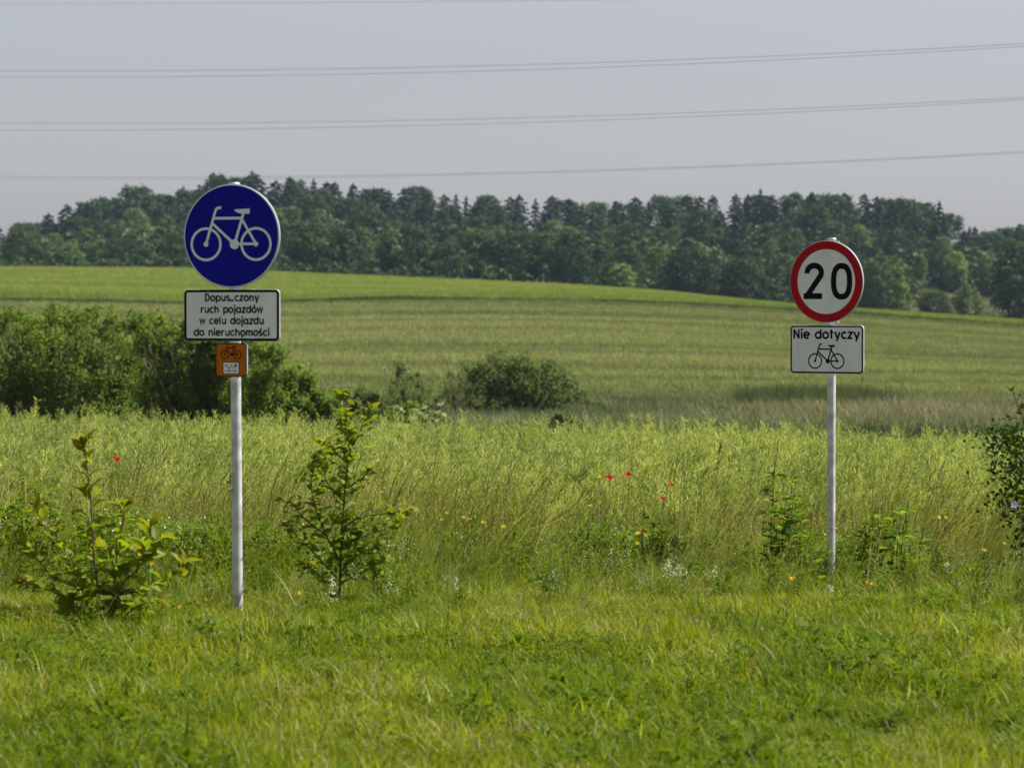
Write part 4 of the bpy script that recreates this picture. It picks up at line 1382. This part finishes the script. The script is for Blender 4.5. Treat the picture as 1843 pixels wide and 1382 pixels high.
pr = Print(); pr.stroke(rounded_rect(0.584, 0.336, 0.022), 0.0115, closed=True); pr.link('border', M_BLACK, tx2, -0.0006)
ax = lambda v: (v - 449) / 1110
az_ = lambda v: (1071 - v) / 1277
lettering('Nie dotyczy', ax(143), ax(748), az_(970), 0.0500, M_BLACK, tx2, -0.0008, stroke=0.295)
bicycle_symbol(tx2, M_BLACK, ax(446), az_(1141), 0.585, -0.0008, w=1.2)
for py_ in (437, 579, 595, 665):
    clamp(s2, float(P(1497, py_, D2).z - bR.z), tv2, YAW2, tv2.z)


# a dry bindweed stem winding up the leaning post
tw = empty('dry_vine', bL); tag(tw, 'dry brown vine winding round the lower half of the blue sign post', 'vine')
rv = np.random.default_rng(91)
pts = []
for i in range(40):
    t = i / 39
    a = -1.6 + 6.2 * t + 0.5 * math.sin(5 * t)
    q = 0.034 + 0.006 * abs(math.sin(9 * t))
    z = 0.05 + 0.78 * t
    c = tv * (z / tv.z)
    pts.append(Vector((c.x + q * math.cos(a), c.y + q * math.sin(a), z)))
v, f = tube(pts, [0.0028 - 0.0012 * i / 39 for i in range(40)], 5)
g = Geo(); g.add(v, f)
link('stem', g.mesh('stem', M_TWIG, True), tw)
for i in (6, 11, 15, 20, 24, 29, 33, 36, 38, 39):
    p = pts[i]
    e = p + Vector((rv.normal(0, 0.03), -abs(rv.normal(0.02, 0.01)), rv.normal(0.01, 0.025)))
    v, f = tube([p, (p + e) / 2 + Vector(rv.normal(0, .006, 3)), e], [0.0022, 0.0018, 0.001], 4)
    g = Geo(); g.add(v, f)
    C = np.array([tuple(e)] * 3) + rv.normal(0, .008, (3, 3))
    v, f, T = cards(rv, C, rand_unit(rv, 3), 0.026, 0.012); g.add(v, f)
    link('dry_shoot', g.mesh('dry_shoot', M_TWIG), tw)

# ================================================================== leafy saplings in the verge
M_LEAFD = mat_leaf('sapling_leaf', (0.045, 0.105, 0.012), (0.098, 0.175, 0.022), trans=0.45, rough=0.5, spec=0.2, inst=0, obj=0.9, glow=(1.3, 1.4, 0.35))
M_LEAFY = mat_leaf('young_leaf', (0.130, 0.170, 0.012), (0.240, 0.240, 0.022), trans=0.5, rough=0.5, spec=0.18, inst=0, obj=0.9, glow=(1.35, 1.3, 0.3))
M_STEM = mat_plain('sapling_bark', (0.085, 0.055, 0.035), 0.7, noise=0.3, scale=60)
M_THORN = mat_leaf('small_dark_leaf', (0.020, 0.048, 0.008), (0.075, 0.120, 0.018), trans=0.4, rough=0.55, spec=0.15, inst=0, obj=0.9, glow=(1.3, 1.4, 0.35))


def leaf_mesh(name, mat, L=1.0, W=0.5, curl=0.25, fold=0.18, seed=0):
    """a pointed oval leaf on a short stalk, folded along its midrib, 16 triangles"""
    r = np.random.default_rng(seed)
    rows = [(0.0, 0.03), (0.14, 0.10), (0.30, 0.40), (0.52, 0.50), (0.75, 0.36), (1.0, 0.01)]
    V = []
    for t, w in rows:
        z = -curl * t * t + 0.08 * t
        for s in (-1, 0, 1):
            V.append((s * w * W * (1 + r.normal(0, .05)), t * L, z + (abs(s) * fold * w * W * 1.6) + r.normal(0, 0.008)))
    F = []
    for i in range(len(rows) - 1):
        for k in range(2):
            F.append((i * 3 + k, i * 3 + k + 1, i * 3 + k + 4, i * 3 + k + 3))
    return mesh_np(name, V, np.array(F), mat, np.full(len(V), 0.5), smooth=True)


LEAF_D = [leaf_mesh('leaf', M_LEAFD, 1, w, c, f, i) for i, (w, c, f) in enumerate([(0.62, 0.2, 0.2), (0.55, 0.45, 0.25), (0.66, 0.05, 0.15)])]
M_LEAFM = mat_leaf('mid_green_leaf', (0.110, 0.185, 0.014), (0.225, 0.290, 0.026), trans=0.50, rough=0.5, spec=0.2, inst=0, obj=0.9, glow=(1.3, 1.35, 0.3))
LEAF_M = [leaf_mesh('leaf', M_LEAFM, 1, w, c, f, 30 + i) for i, (w, c, f) in enumerate([(0.60, 0.2, 0.25), (0.54, 0.4, 0.25)])]
LEAF_Y = [leaf_mesh('leaf', M_LEAFY, 1, w, c, f, 10 + i) for i, (w, c, f) in enumerate([(0.50, 0.25, 0.35), (0.46, 0.45, 0.3)])]
LEAF_T = [leaf_mesh('leaf', M_THORN, 1, w, c, f, 20 + i) for i, (w, c, f) in enumerate([(0.75, 0.2, 0.2), (0.7, 0.4, 0.25)])]


def sapling(name, label, base_px, d, stems, leaf_len, gap, seed, dark, young, cat='sapling', tipn=4, young_t=0.62, young_mix=0.3, depth=0.22, limit=300, thick=0.008, extra_n=0, extra_mat=None):
    """stems: lists of photo points (u, row) from the foot to the tip; leaves alternate along the upper part"""
    r = np.random.default_rng(seed)
    f0 = P(base_px[0], base_px[1], d)
    root = empty(name, (f0.x, d, float(ground_z(f0.x, d))))
    tag(root, label, cat)
    b = Vector(root.location)
    nleaf = 0
    spots = []
    for si, st in enumerate(stems):
        off = r.uniform(-depth, depth) if si else 0.0
        n = len(st)
        pts = []
        for i, (u, row) in enumerate(st):
            pts.append(P(u, row, d + off * i / max(n - 1, 1)) - b)
        if si == 0 or st[0][1] > base_px[1] - 30:
            pts[0] = Vector((pts[0].x, pts[0].y, -0.05))
        path = smooth_path(pts, 5)
        m = len(path)
        rad = thick * (1.0 if si == 0 else 0.7)
        v, f = tube(path, [rad * (1 - 0.8 * i / (m - 1)) + 0.0008 for i in range(m)], 6)
        g = Geo(); g.add(v, f)
        link('stem', g.mesh('stem', M_STEM, True), root)
        seglen = [0]
        for i in range(1, m):
            seglen.append(seglen[-1] + (path[i] - path[i - 1]).length)
        tot = seglen[-1]
        s = tot * (0.18 if si == 0 else 0.10)
        az = r.uniform(0, 2 * PI)
        while s < tot and nleaf < limit:
            t = s / tot
            i = min(int(np.searchsorted(seglen, s)), m - 1)
            p = path[i]
            tan = (path[min(i + 1, m - 1)] - path[max(i - 1, 0)]).normalized()
            for q in range(2 if r.uniform() < 0.45 else 1):
                az += 2.4 + r.normal(0, 0.3) + q * PI
                out = Vector((math.cos(az), math.sin(az) * 0.9, r.uniform(-0.1, 0.55)))
                dv = (out + tan * (0.35 + 0.6 * t ** 2)).normalized()
                is_y = r.uniform() < (0.92 if t > young_t + 0.18 else (0.5 if t > young_t else young_mix * 0.4))
                me = (young if is_y else dark)[int(r.integers(0, len(young if is_y else dark)))]
                L = leaf_len * r.uniform(0.65, 1.2) * (1.0 if t < 0.8 else 0.85)
                upv = Vector((0, 0, 1)) + Vector(r.normal(0, 0.35, 3))
                xax = dv.cross(upv).normalized(); zax = xax.cross(dv).normalized()
                mat = Matrix((xax, dv, zax)).transposed().to_4x4()
                mat = Matrix.Translation(p + dv * 0.004) @ mat @ Matrix.Scale(L, 4)
                o = bpy.data.objects.new('leaf', me); COL.objects.link(o)
                o.parent = root; o.matrix_local = mat
                nleaf += 1
            spots.append((p, t)); s += gap * r.uniform(0.7, 1.3)
        for q in range(tipn):
            if nleaf >= limit: break
            az = q * 2 * PI / tipn + r.uniform(0, 0.8)
            dv = (Vector((math.cos(az) * 0.65, math.sin(az) * 0.65, 0.0)) + (path[-1] - path[-3]).normalized() * 0.9).normalized()
            L = leaf_len * r.uniform(0.6, 1.0)
            upv = Vector((-math.cos(az), -math.sin(az), 0.8))
            xax = dv.cross(upv).normalized(); zax = xax.cross(dv).normalized()
            mat = Matrix.Translation(path[-1]) @ Matrix((xax, dv, zax)).transposed().to_4x4() @ Matrix.Scale(L, 4)
            o = bpy.data.objects.new('leaf', young[int(r.integers(0, len(young)))]); COL.objects.link(o)
            o.parent = root; o.matrix_local = mat
            nleaf += 1
    if extra_n:            # the smaller leaves between, joined
        C, T0 = [], []
        for _ in range(extra_n):
            p, t = spots[int(r.integers(0, len(spots)))]
            C.append(np.array(p) + r.normal(0, 0.045, 3) * (1.35 - 0.8 * t)); T0.append(t)
        C = np.array(C)
        Ls = r.uniform(0.55, 0.95, extra_n) * leaf_len * 0.75
        v, f, T = cards(r, C, rand_unit(r, extra_n) * 0.7 + [0, 0, 0.8], Ls, Ls * 0.5, tint=r.uniform(0.2, 0.8, extra_n))
        tag(link('small_leaves', mesh_np('small_leaves', v, f, extra_mat, T), root), kind='stuff')
    print(name, 'leaves', nleaf)
    return root


sapling('leafy_sapling', 'bushy sapling with yellow tipped shoots in the verge left of the blue sign post', (182, 1112), 18.9,
        [[(182, 1112), (176, 1060), (168, 990), (163, 900), (158, 850), (152, 800)],
         [(176, 1105), (140, 1040), (112, 990), (85, 945), (70, 925)],
         [(150, 1060), (100, 1040), (70, 1010), (48, 985)],
         [(196, 1108), (216, 1060), (245, 1025), (270, 985), (290, 972)],
         [(200, 1085), (208, 1020), (218, 960), (222, 915)],
         [(245, 1030), (258, 1000), (264, 970), (268, 950)],
         [(215, 1070), (260, 1060), (300, 1040), (330, 1015)],
         [(160, 1100), (120, 1080), (85, 1060), (50, 1050)],
         [(190, 1110), (240, 1095), (280, 1080)], [(150, 1110), (128, 1090), (140, 1060)]],
        0.120, 0.034, 71, LEAF_M, LEAF_Y, young_t=0.55, young_mix=0.9, thick=0.0075, extra_n=140, extra_mat=M_LEAFM)
sapling('leafy_sapling', 'tall slim sapling with bright yellow green tips to the right of the blue sign post', (610, 1088), 20.6,
        [[(610, 1088), (613, 1010), (617, 930), (624, 850), (630, 810), (622, 765), (618, 715)],
         [(629, 812), (644, 785), (656, 760), (668, 740)],
         [(613, 1010), (585, 960), (566, 905), (560, 860), (578, 810)],
         [(590, 965), (550, 935), (525, 905), (508, 900)],
         [(606, 1040), (570, 1000), (540, 970), (520, 950)],
         [(617, 950), (650, 930), (690, 925), (735, 918)],
         [(615, 980), (655, 965), (700, 950), (720, 935)],
         [(622, 880), (650, 862), (668, 845)], [(622, 905), (590, 870), (582, 840)],
         [(626, 835), (600, 810), (586, 800)], [(612, 1030), (640, 1000), (672, 985)],
         [(610, 1060), (580, 1040), (550, 1020)], [(612, 1050), (650, 1030), (690, 1010)]],
        0.098, 0.036, 72, LEAF_M + LEAF_M + LEAF_D[:1], LEAF_Y, young_t=0.66, young_mix=0.35, thick=0.008, extra_n=620, extra_mat=M_LEAFM)
sb = sapling('thorn_shrub', 'dark small leaved thorn shrub cut off by the right edge of the picture', (1925, 1085), 22.0,
             [[(1925, 1085), (1900, 950), (1870, 830), (1845, 760), (1822, 705)],
              [(1905, 970), (1860, 880), (1820, 810), (1780, 775)],
              [(1900, 960), (1855, 900), (1810, 870), (1785, 850)],
              [(1915, 1040), (1870, 980), (1835, 930), (1805, 905)],
              [(1880, 860), (1840, 800), (1815, 775), (1795, 765)],
              [(1890, 900), (1860, 850), (1838, 830), (1815, 845)],
              [(1915, 1030), (1880, 1010), (1850, 1000)],
              [(1860, 800), (1850, 760), (1838, 735)], [(1900, 940), (1850, 960), (1830, 985)],
              [(1890, 920), (1862, 905), (1840, 890), (1800, 890)], [(1930, 1060), (1960, 900), (1965, 800), (1960, 720)], [(1930, 1050), (1890, 860), (1890, 770)]],
             0.046, 0.040, 73, LEAF_T, LEAF_T[:1], cat='shrub', depth=0.35, thick=0.011)
# the rest of the shrub's small leaves, joined
r7 = np.random.default_rng(74)
Cs = []
for st in ([(1900, 950), (1870, 830), (1850, 770)], [(1860, 880), (1820, 810), (1800, 790)], [(1900, 960), (1810, 880)], [(1915, 1040), (1830, 930)], [(1930, 1000), (1960, 760)], [(1915, 1050), (1860, 1010)], [(1890, 860), (1890, 760)]):
    st = [P(u, v_, 22.0) for u, v_ in st]
    sp = smooth_path(st, 8)
    for p in sp:
        Cs += [np.array(p - sb.location) + r7.normal(0, 1, 3) * [0.085, 0.18, 0.085] for _ in range(30)]
Cs = np.array(Cs)
v, f, T = cards(r7, Cs, rand_unit(r7, len(Cs)) + [0, 0, 0.6], r7.uniform(0.025, 0.045, len(Cs)), 0.024, tint=r7.uniform(0.2, 0.8, len(Cs)))
tag(link('foliage', mesh_np('foliage', v, f, M_THORN, T), sb), kind='stuff')


# leafy herbs near the right post
def herb(label, u, row, d, n, h, rad, leaf, seed, mats=None):
    r = np.random.default_rng(seed)
    f0 = P(u, row, d)
    root = empty('leafy_herb', (f0.x, d, float(ground_z(f0.x, d))))
    tag(root, label, 'plant')
    for _ in range(n):
        az, q = r.uniform(0, 2 * PI), rad * math.sqrt(r.uniform())
        H = r.uniform(*h)
        pts = [Vector((q * .4 * math.cos(az), q * .4 * math.sin(az), -0.03)), Vector((q * .8 * math.cos(az), q * .8 * math.sin(az), H * 0.5)), Vector((q * math.cos(az) + 0.04, q * math.sin(az), H))]
        path = smooth_path(pts, 4)
        v, f = tube(path, [0.004 - 0.0003 * i for i in range(len(path))], 5)
        g = Geo(); g.add(v, f); link('stem', g.mesh('stem', M_WEED, True), root)
        k = int(H / 0.026)
        a2 = r.uniform(0, 6)
        for i in range(k):
            t = 0.15 + 0.85 * i / k
            p = path[min(int(t * (len(path) - 1)), len(path) - 1)]
            a2 += 2.4
            dv = Vector((math.cos(a2), math.sin(a2), r.uniform(0.0, 0.9))).normalized()
            L = leaf * r.uniform(0.75, 1.35) * (1.15 - 0.5 * t)
            upv = Vector((0, 0, 1)) + Vector(r.normal(0, 0.3, 3))
            x_ = dv.cross(upv).normalized(); z_ = x_.cross(dv).normalized()
            o = bpy.data.objects.new('leaf', (LEAF_D[:2] + LEAF_M)[int(r.integers(0, 4))]); COL.objects.link(o); o.parent = root
            o.matrix_local = Matrix.Translation(p) @ Matrix((x_, dv, z_)).transposed().to_4x4() @ Matrix.Diagonal((L * 0.75, L, L, 1))
    return root


herb('dark leafy weed rising above the grass left of the speed sign post', 1402, 1010, 24.7, 9, (0.65, 1.0), 0.16, 0.11, 81)
herb('leafy weed low in the grass close to the left side of the speed sign post', 1450, 1020, 24.6, 7, (0.28, 0.55), 0.14, 0.10, 82)
herb('dark green broad leaved weed right of the speed sign post', 1582, 1060, 23.6, 10, (0.40, 0.68), 0.18, 0.13, 83)
herb('tufted dark weed between the speed sign post and the thorn shrub', 1650, 1070, 23.3, 8, (0.3, 0.5), 0.18, 0.11, 84)

# ================================================================== wild flowers
M_POPPY = mat_leaf('poppy_petal', (0.72, 0.045, 0.022), (0.80, 0.07, 0.035), trans=0.5, rough=0.6, inst=0, glow=(1.2, 1.0, 1.0))
M_YELF = mat_leaf('yellow_petal', (0.55, 0.33, 0.007), (0.68, 0.47, 0.012), trans=0.35, rough=0.6, inst=0, glow=(1.1, 1.05, 0.8))
M_LILAC = mat_leaf('lilac_petal', (0.36, 0.28, 0.60), (0.45, 0.36, 0.7), trans=0.35, rough=0.6, inst=0, glow=(1.0, 1.0, 1.1))
M_FSTEM = mat_plain('flower_stem', (0.07, 0.11, 0.03), 0.7)


def stem_of(root, top, r, rad=0.0016):
    pts = [Vector((r.normal(0, .05), r.normal(0, .03), -0.02)), Vector((top.x * 0.3 + r.normal(0, .02), top.y * 0.5, top.z * 0.55)), top]
    v, f = tube(smooth_path(pts, 4), rad, 5)
    g = Geo(); g.add(v, f)
    return link('stem', g.mesh('stem', M_FSTEM, True), root)


def petal_mesh(name, mat, L, W, cup):
    V = []
    for t, w in ((0, .12), (0.4, .75), (0.8, 1.0), (1.0, .6)):
        for s in (-1, 0, 1):
            V.append((s * w * W / 2, t * L, cup * (t * t) + abs(s) * 0.12 * W * w))
    F = [(i * 3 + k, i * 3 + k + 1, i * 3 + k + 4, i * 3 + k + 3) for i in range(3) for k in range(2)]
    return mesh_np(name, V, np.array(F), mat, np.full(len(V), .5), smooth=True)


PET_P = petal_mesh('petal', M_POPPY, 0.040, 0.055, 0.022)
PET_Y = petal_mesh('petal', M_YELF, 0.024, 0.012, 0.004)
PET_L = petal_mesh('petal', M_LILAC, 0.022, 0.014, 0.006)


def flower(name, label, cat, group, u, row, d, pet, n, seed, tilt=0.7, core=None, scale=1.0):
    r = np.random.default_rng(seed)
    p = P(u, row, d)
    gz = float(ground_z(p.x, d))
    root = empty(name, (p.x, d, gz))
    tag(root, label, cat, group)
    top = Vector((0, 0, p.z - gz))
    stem_of(root, top, r)
    face = Matrix.Translation(top) @ Euler((tilt + r.normal(0, .2), r.normal(0, .25), 0)).to_matrix().to_4x4()
    for k in range(n):
        o = bpy.data.objects.new('petal', pet); COL.objects.link(o); o.parent = root
        o.matrix_local = face @ Matrix.Rotation(2 * PI * k / n + r.normal(0, .12), 4, 'Z') @ Matrix.Translation((0, 0.002, 0)) @ Matrix.Rotation(r.normal(0.1, .15), 4, 'X') @ Matrix.Scale(scale * r.uniform(0.9, 1.12), 4)
    if core is not None:
        v, f = tube([(0, 0, -0.008), (0, 0, 0.001), (0, 0, 0.006), (0, 0, 0.008)], [0.004, 0.007, 0.006, 0.001], 8)
        g = Geo(); g.add(v * scale * 0.8, f)
        o = link('flower_centre', g.mesh('flower_centre', core, True), root); o.matrix_local = face
    return root


POP = 'red poppies in the verge'
for (u, row, d, lab, sc) in ((210, 825, 27.5, 'single red poppy left of the blue sign post in the crop edge', 1.0),
                             (1098, 862, 26.8, 'brightest red poppy, leftmost of the four in the middle', 1.15),
                             (1131, 854, 27.2, 'topmost faded red poppy among the seeding grass', 0.9),
                             (1206, 875, 26.6, 'red poppy at the right of the small poppy group', 1.0),
                             (1193, 898, 26.2, 'lowest dull red poppy half hidden in the grass', 0.85)):
    flower('red_poppy', lab, 'poppy', POP, u, row, d, PET_P, 4, int(u), core=M_BLACK, scale=sc * 0.60, tilt=0.9 + 0.35 * math.sin(u))
YG = 'yellow wild flowers in the verge'
YF = [(835, 931, 'left one of the touching yellow pair below the middle of the crop'), (845, 934, 'right one of the touching yellow pair below the middle of the crop'),
      (805, 922, 'yellow flower just up left of the touching pair'), (795, 935, 'dull yellow flower low left of the touching pair'), (871, 940, 'small yellow flower just right of the touching pair'),
      (906, 948, 'orange yellow flower alone between the pair and the poppies'), (1060, 910, 'left yellow flower of the two below the bright poppy'), (1080, 903, 'right yellow flower of the two below the bright poppy'),
      (1080, 858, 'pale yellow flower just left of the bright poppy'), (1157, 951, 'top orange flower of the cluster under the poppies'), (1148, 960, 'left orange flower of the cluster under the poppies'),
      (1163, 962, 'right orange flower of the cluster under the poppies'), (1147, 977, 'lowest flower of the orange cluster under the poppies'), (1278, 1040, 'yellow flower low in the grass between poppies and speed sign post'),
      (1427, 1041, 'yellow flower low in the grass left of the speed sign post'), (1690, 931, 'left one of the yellow pair near the thorn shrub'), (1703, 931, 'right one of the yellow pair near the thorn shrub'),
      (1772, 990, 'orange flower under the left side of the thorn shrub'), (1806, 977, 'yellow flower in front of the dark thorn shrub'), (1750, 1025, 'orange flower beside small white daisies at the right'),
      (372, 1080, 'left orange flower at the foot of the blue sign post'), (383, 1081, 'right orange flower at the foot of the blue sign post'), (275, 1014, 'yellow flower behind the right shoots of the bushy sapling'),
      (252, 998, 'small yellow flower behind the middle of the bushy sapling'), (529, 1066, 'orange flower low between post and slim sapling'), (541, 1067, 'second orange flower low between post and slim sapling'),
      (846, 1065, 'orange flower low in the grass right of the slim sapling'), (431, 955, 'yellow flower touching the blue sign post'), (690, 1030, 'tiny yellow flower right of the slim sapling foot'),
      (1562, 1046, 'yellow flower low at the right of the speed sign post'), (1570, 1050, 'orange yellow flower beside another right of the speed sign post'), (325, 1092, 'yellow flower low between the bushy sapling and the blue sign post')]
for i, (u, row, lab) in enumerate(YF):
    d = float(np.interp(row, [850, 930, 985, 1040, 1100], [25.8, 22.6, 21.6, 20.6, 19.4]))
    flower('yellow_flower', lab, 'flower', YG, u, row, d, PET_Y, 9, 300 + i, core=M_YELF, scale=rng.uniform(0.5, 0.72), tilt=rng.uniform(0.3, 1.0))
flower('lilac_flower', 'small lilac flower in front of the thorn shrub at the right edge', 'flower', None, 1826, 910, 21.4, PET_L, 8, 400, core=M_LILAC)


def spike(label, u, row0, row1, d, w, seed, n=60):
    """pale flower spike: a stem crowded with tiny blossoms"""
    r = np.random.default_rng(seed)
    p = P(u, row1, d); q = P(u, row0, d)
    gz = float(ground_z(p.x, d))
    root = empty('pale_flower_spike', (p.x, d, gz))
    tag(root, label, 'flower', 'pale flower spikes in the grass')
    z1, z0 = q.z - gz, max(p.z - gz, 0.03)
    stem_of(root, Vector((0, 0, z1)), r, 0.002)
    t = r.uniform(0, 1, n)
    C = np.stack([r.normal(0, 1, n) * w * (1.05 - t * 0.8), r.normal(0, 1, n) * w * (1.05 - t * 0.8), z0 + (z1 - z0) * t], 1)
    v, f, T = cards(r, C, rand_unit(r, n), r.uniform(0.010, 0.020, n), 0.010)
    link('blossom', mesh_np('blossom', v, f, M_CREAM, T), root)


spike('big cream flower spike standing in front of the speed sign post foot', 1494, 1052, 1098, 20.4, 0.022, 501, 110)
spike('cream flower spike low in the middle of the verge', 820, 1038, 1072, 20.6, 0.020, 502, 70)
spike('cream flower spike at the foot of the slim sapling', 597, 1035, 1085, 20.0, 0.026, 503, 90)
spike('whitish flower spike between the poppies and the speed sign post, left', 1202, 1005, 1040, 21.2, 0.022, 504, 70)
spike('whitish flower spike between the poppies and the speed sign post, right', 1222, 1016, 1045, 21.0, 0.030, 505, 90)
spike('white flower spike just right of the whitish pair, beside a yellow flower', 1287, 1018, 1040, 21.2, 0.018, 506, 50)
spike('white flower tuft at the right below the thorn shrub', 1726, 1040, 1060, 21.0, 0.03, 507, 40)
spike('white flower tuft low at the right between weed and thorn shrub', 1705, 1012, 1030, 21.6, 0.03, 508, 40)

# tall brown seed stalks that stand out against the crop
SG = 'tall brown stalks rising over the crop'


def seed_stalk(label, foot, tip, d, seed, head=0.35, w=0.010):
    r = np.random.default_rng(seed)
    a = P(foot[0], foot[1], d); b_ = P(tip[0], tip[1], d)
    gz = float(ground_z(a.x, d))
    root = empty('seed_stalk', (a.x, d, gz)); tag(root, label, 'grass stalk', SG)
    top = b_ - Vector((a.x, d, gz))
    pts = smooth_path([Vector((0, 0, -0.02)), Vector((top.x * 0.35, 0, top.z * 0.5)), top], 6)
    v, f = tube(pts, [0.0032 - 0.0018 * i / (len(pts) - 1) for i in range(len(pts))], 5)
    g = Geo(); g.add(v, f); link('stem', g.mesh('stem', M_SEEDSTEM, True), root)
    n = 170 if w > 0.0115 else int(40 + 5000 * w)
    t = 1 - head * r.uniform(0, 1, n)
    idx = t * (len(pts) - 1)
    arr = np.array([tuple(p) for p in pts])
    C = np.stack([np.interp(idx, np.arange(len(pts)), arr[:, k]) for k in range(3)], 1) + r.normal(0, w, (n, 3)) * ((1.15 - t) / head)[:, None].clip(0.2, 1)
    dirv = np.tile(np.array((pts[-1] - pts[-4]).normalized()), (n, 1)) + r.normal(0, .35, (n, 3))
    v, f, T = cards(r, C, rand_unit(r, n), r.uniform(0.014, 0.030, n), 0.0065, up=dirv, tint=r.uniform(0.0, 0.8, n))
    link('seed_head', mesh_np('seed_head', v, f, M_DARKDOCK if w > 0.0115 else M_DOCK, T), root)


M_SEEDSTEM = mat_plain('dry_stem', (0.23, 0.21, 0.08), 0.8)
M_DARKDOCK = mat_leaf('dark_seeds', (0.085, 0.050, 0.022), (0.22, 0.15, 0.07), trans=0.2, rough=0.8, inst=0)
M_DOCK = mat_leaf('dry_seeds', (0.17, 0.125, 0.05), (0.36, 0.31, 0.13), trans=0.2, rough=0.8, inst=0)
for i, (foot, tip, d, lab, w) in enumerate((
        ((1262, 960), (1298, 797), 25.5, 'thick dark dock stalk with the darkest head, right of the poppies', 0.014),
        ((1215, 900), (1236, 765), 27, 'thin brown stalk reaching above the crop top over the poppies', 0.007),
        ((1120, 930), (1142, 780), 26.5, 'leaning thin stalk above the topmost poppy', 0.008),
        ((1170, 950), (1213, 830), 25.5, 'slanting brown grass head between the two right poppies', 0.008),
        ((1340, 930), (1356, 805), 26.5, 'lean brown stalk half way from the poppies to the speed sign post', 0.007),
        ((1370, 940), (1402, 790), 26, 'slanting brown stalk just left of the dark leafy weed', 0.007),
        ((800, 930), (818, 760), 27, 'brown stalk over the crop right of the slim sapling', 0.006),
        ((955, 920), (1003, 800), 26.5, 'slanting brown grass head below the willow bush', 0.008),
        ((880, 920), (925, 815), 26, 'pale slanting grass head below the left of the willow bush', 0.009),
        ((285, 900), (298, 768), 26.5, 'thin brown stalk left of the blue sign post, taller one', 0.006),
        ((243, 900), (250, 790), 26.5, 'thin brown stalk left of the blue sign post, lower one', 0.006),
        ((1530, 950), (1500, 850), 26, 'brown stalk right behind the speed sign post', 0.007),
        ((1640, 960), (1700, 830), 25.5, 'slanting straw coloured grass head near the thorn shrub, left', 0.010),
        ((1690, 950), (1745, 850), 25, 'slanting straw coloured grass head near the thorn shrub, right', 0.010),
        ((275, 830), (272, 715), 45, 'rust brown dead stalk standing before the dark gap of the thicket', 0.012))):
    seed_stalk(lab, foot, tip, d, 600 + i, w=w)

# ================================================================== overhead cables
M_CABLE = mat_plain('cable', (0.13, 0.13, 0.14), 0.6)
CAB = 'overhead power cables'
CABLES = [((0, 8), (700, 4), (1400, -4), 'topmost faint cable at the upper edge of the sky', 0.011),
          ((0, 128), (1000, 115.5), (1843, 79), 'upper cable of the highest pair crossing the whole sky', 0.015),
          ((0, 139), (1000, 124.5), (1843, 84), 'lower cable of the highest pair crossing the whole sky', 0.015),
          ((0, 222), (1000, 211), (1843, 176), 'upper cable of the middle pair crossing the sky', 0.014),
          ((0, 235), (1000, 219.5), (1843, 180), 'lower cable of the middle pair crossing the sky', 0.014),
          ((0, 318.5), (900, 311), (1843, 273), 'upper cable of the lowest pair, close above the wood', 0.011),
          ((0, 323.5), (900, 313.5), (1843, 275.5), 'lower cable of the lowest pair, close above the wood', 0.011)]
for i, (a, b_, c, lab, rad) in enumerate(CABLES):
    co = np.polyfit([a[0], b_[0], c[0]], [a[1], b_[1], c[1]], 2)
    us = np.linspace(-700, 2500, 40)
    d0 = 215 + (7 if i in (2, 4, 6) else 0)
    pts = [P(u, np.polyval(co, u), d0 - 0.018 * u) for u in us]
    v, f = tube(pts, rad * 0.72, 6)
    o0 = pts[0]
    g = Geo(); g.add(v - np.array(o0), f)
    tag(link('power_cable', g.mesh('power_cable', M_CABLE), loc=o0), lab, 'cable', CAB)

# ================================================================== summer haze over the fields
HAZE = 0.00006
if HAZE:
    hb = bpy.data.meshes.new('haze')
    x0, x1, y0, y1, z0, z1 = -700, 700, -60, 1160, -66, 62
    V = [(x0, y0, z0), (x1, y0, z0), (x1, y1, z0), (x0, y1, z0), (x0, y0, z1), (x1, y0, z1), (x1, y1, z1), (x0, y1, z1)]
    hb.from_pydata(V, [], [(3, 2, 1, 0), (4, 5, 6, 7), (0, 1, 5, 4), (1, 2, 6, 5), (2, 3, 7, 6), (3, 0, 4, 7)])
    m = bpy.data.materials.new('haze'); m.use_nodes = True
    nt = m.node_tree
    nt.nodes.remove(nt.nodes['Principled BSDF'])
    pv = nt.nodes.new('ShaderNodeVolumePrincipled')
    pv.inputs['Color'].default_value = (0.58, 0.74, 1.0, 1)
    pv.inputs['Density'].default_value = HAZE
    pv.inputs['Anisotropy'].default_value = 0.0
    nt.links.new(pv.outputs[0], nt.nodes['Material Output'].inputs['Volume'])
    hb.materials.append(m)
    tag(link('haze', hb), 'pale summer haze in the air over the fields', 'haze', kind='stuff')
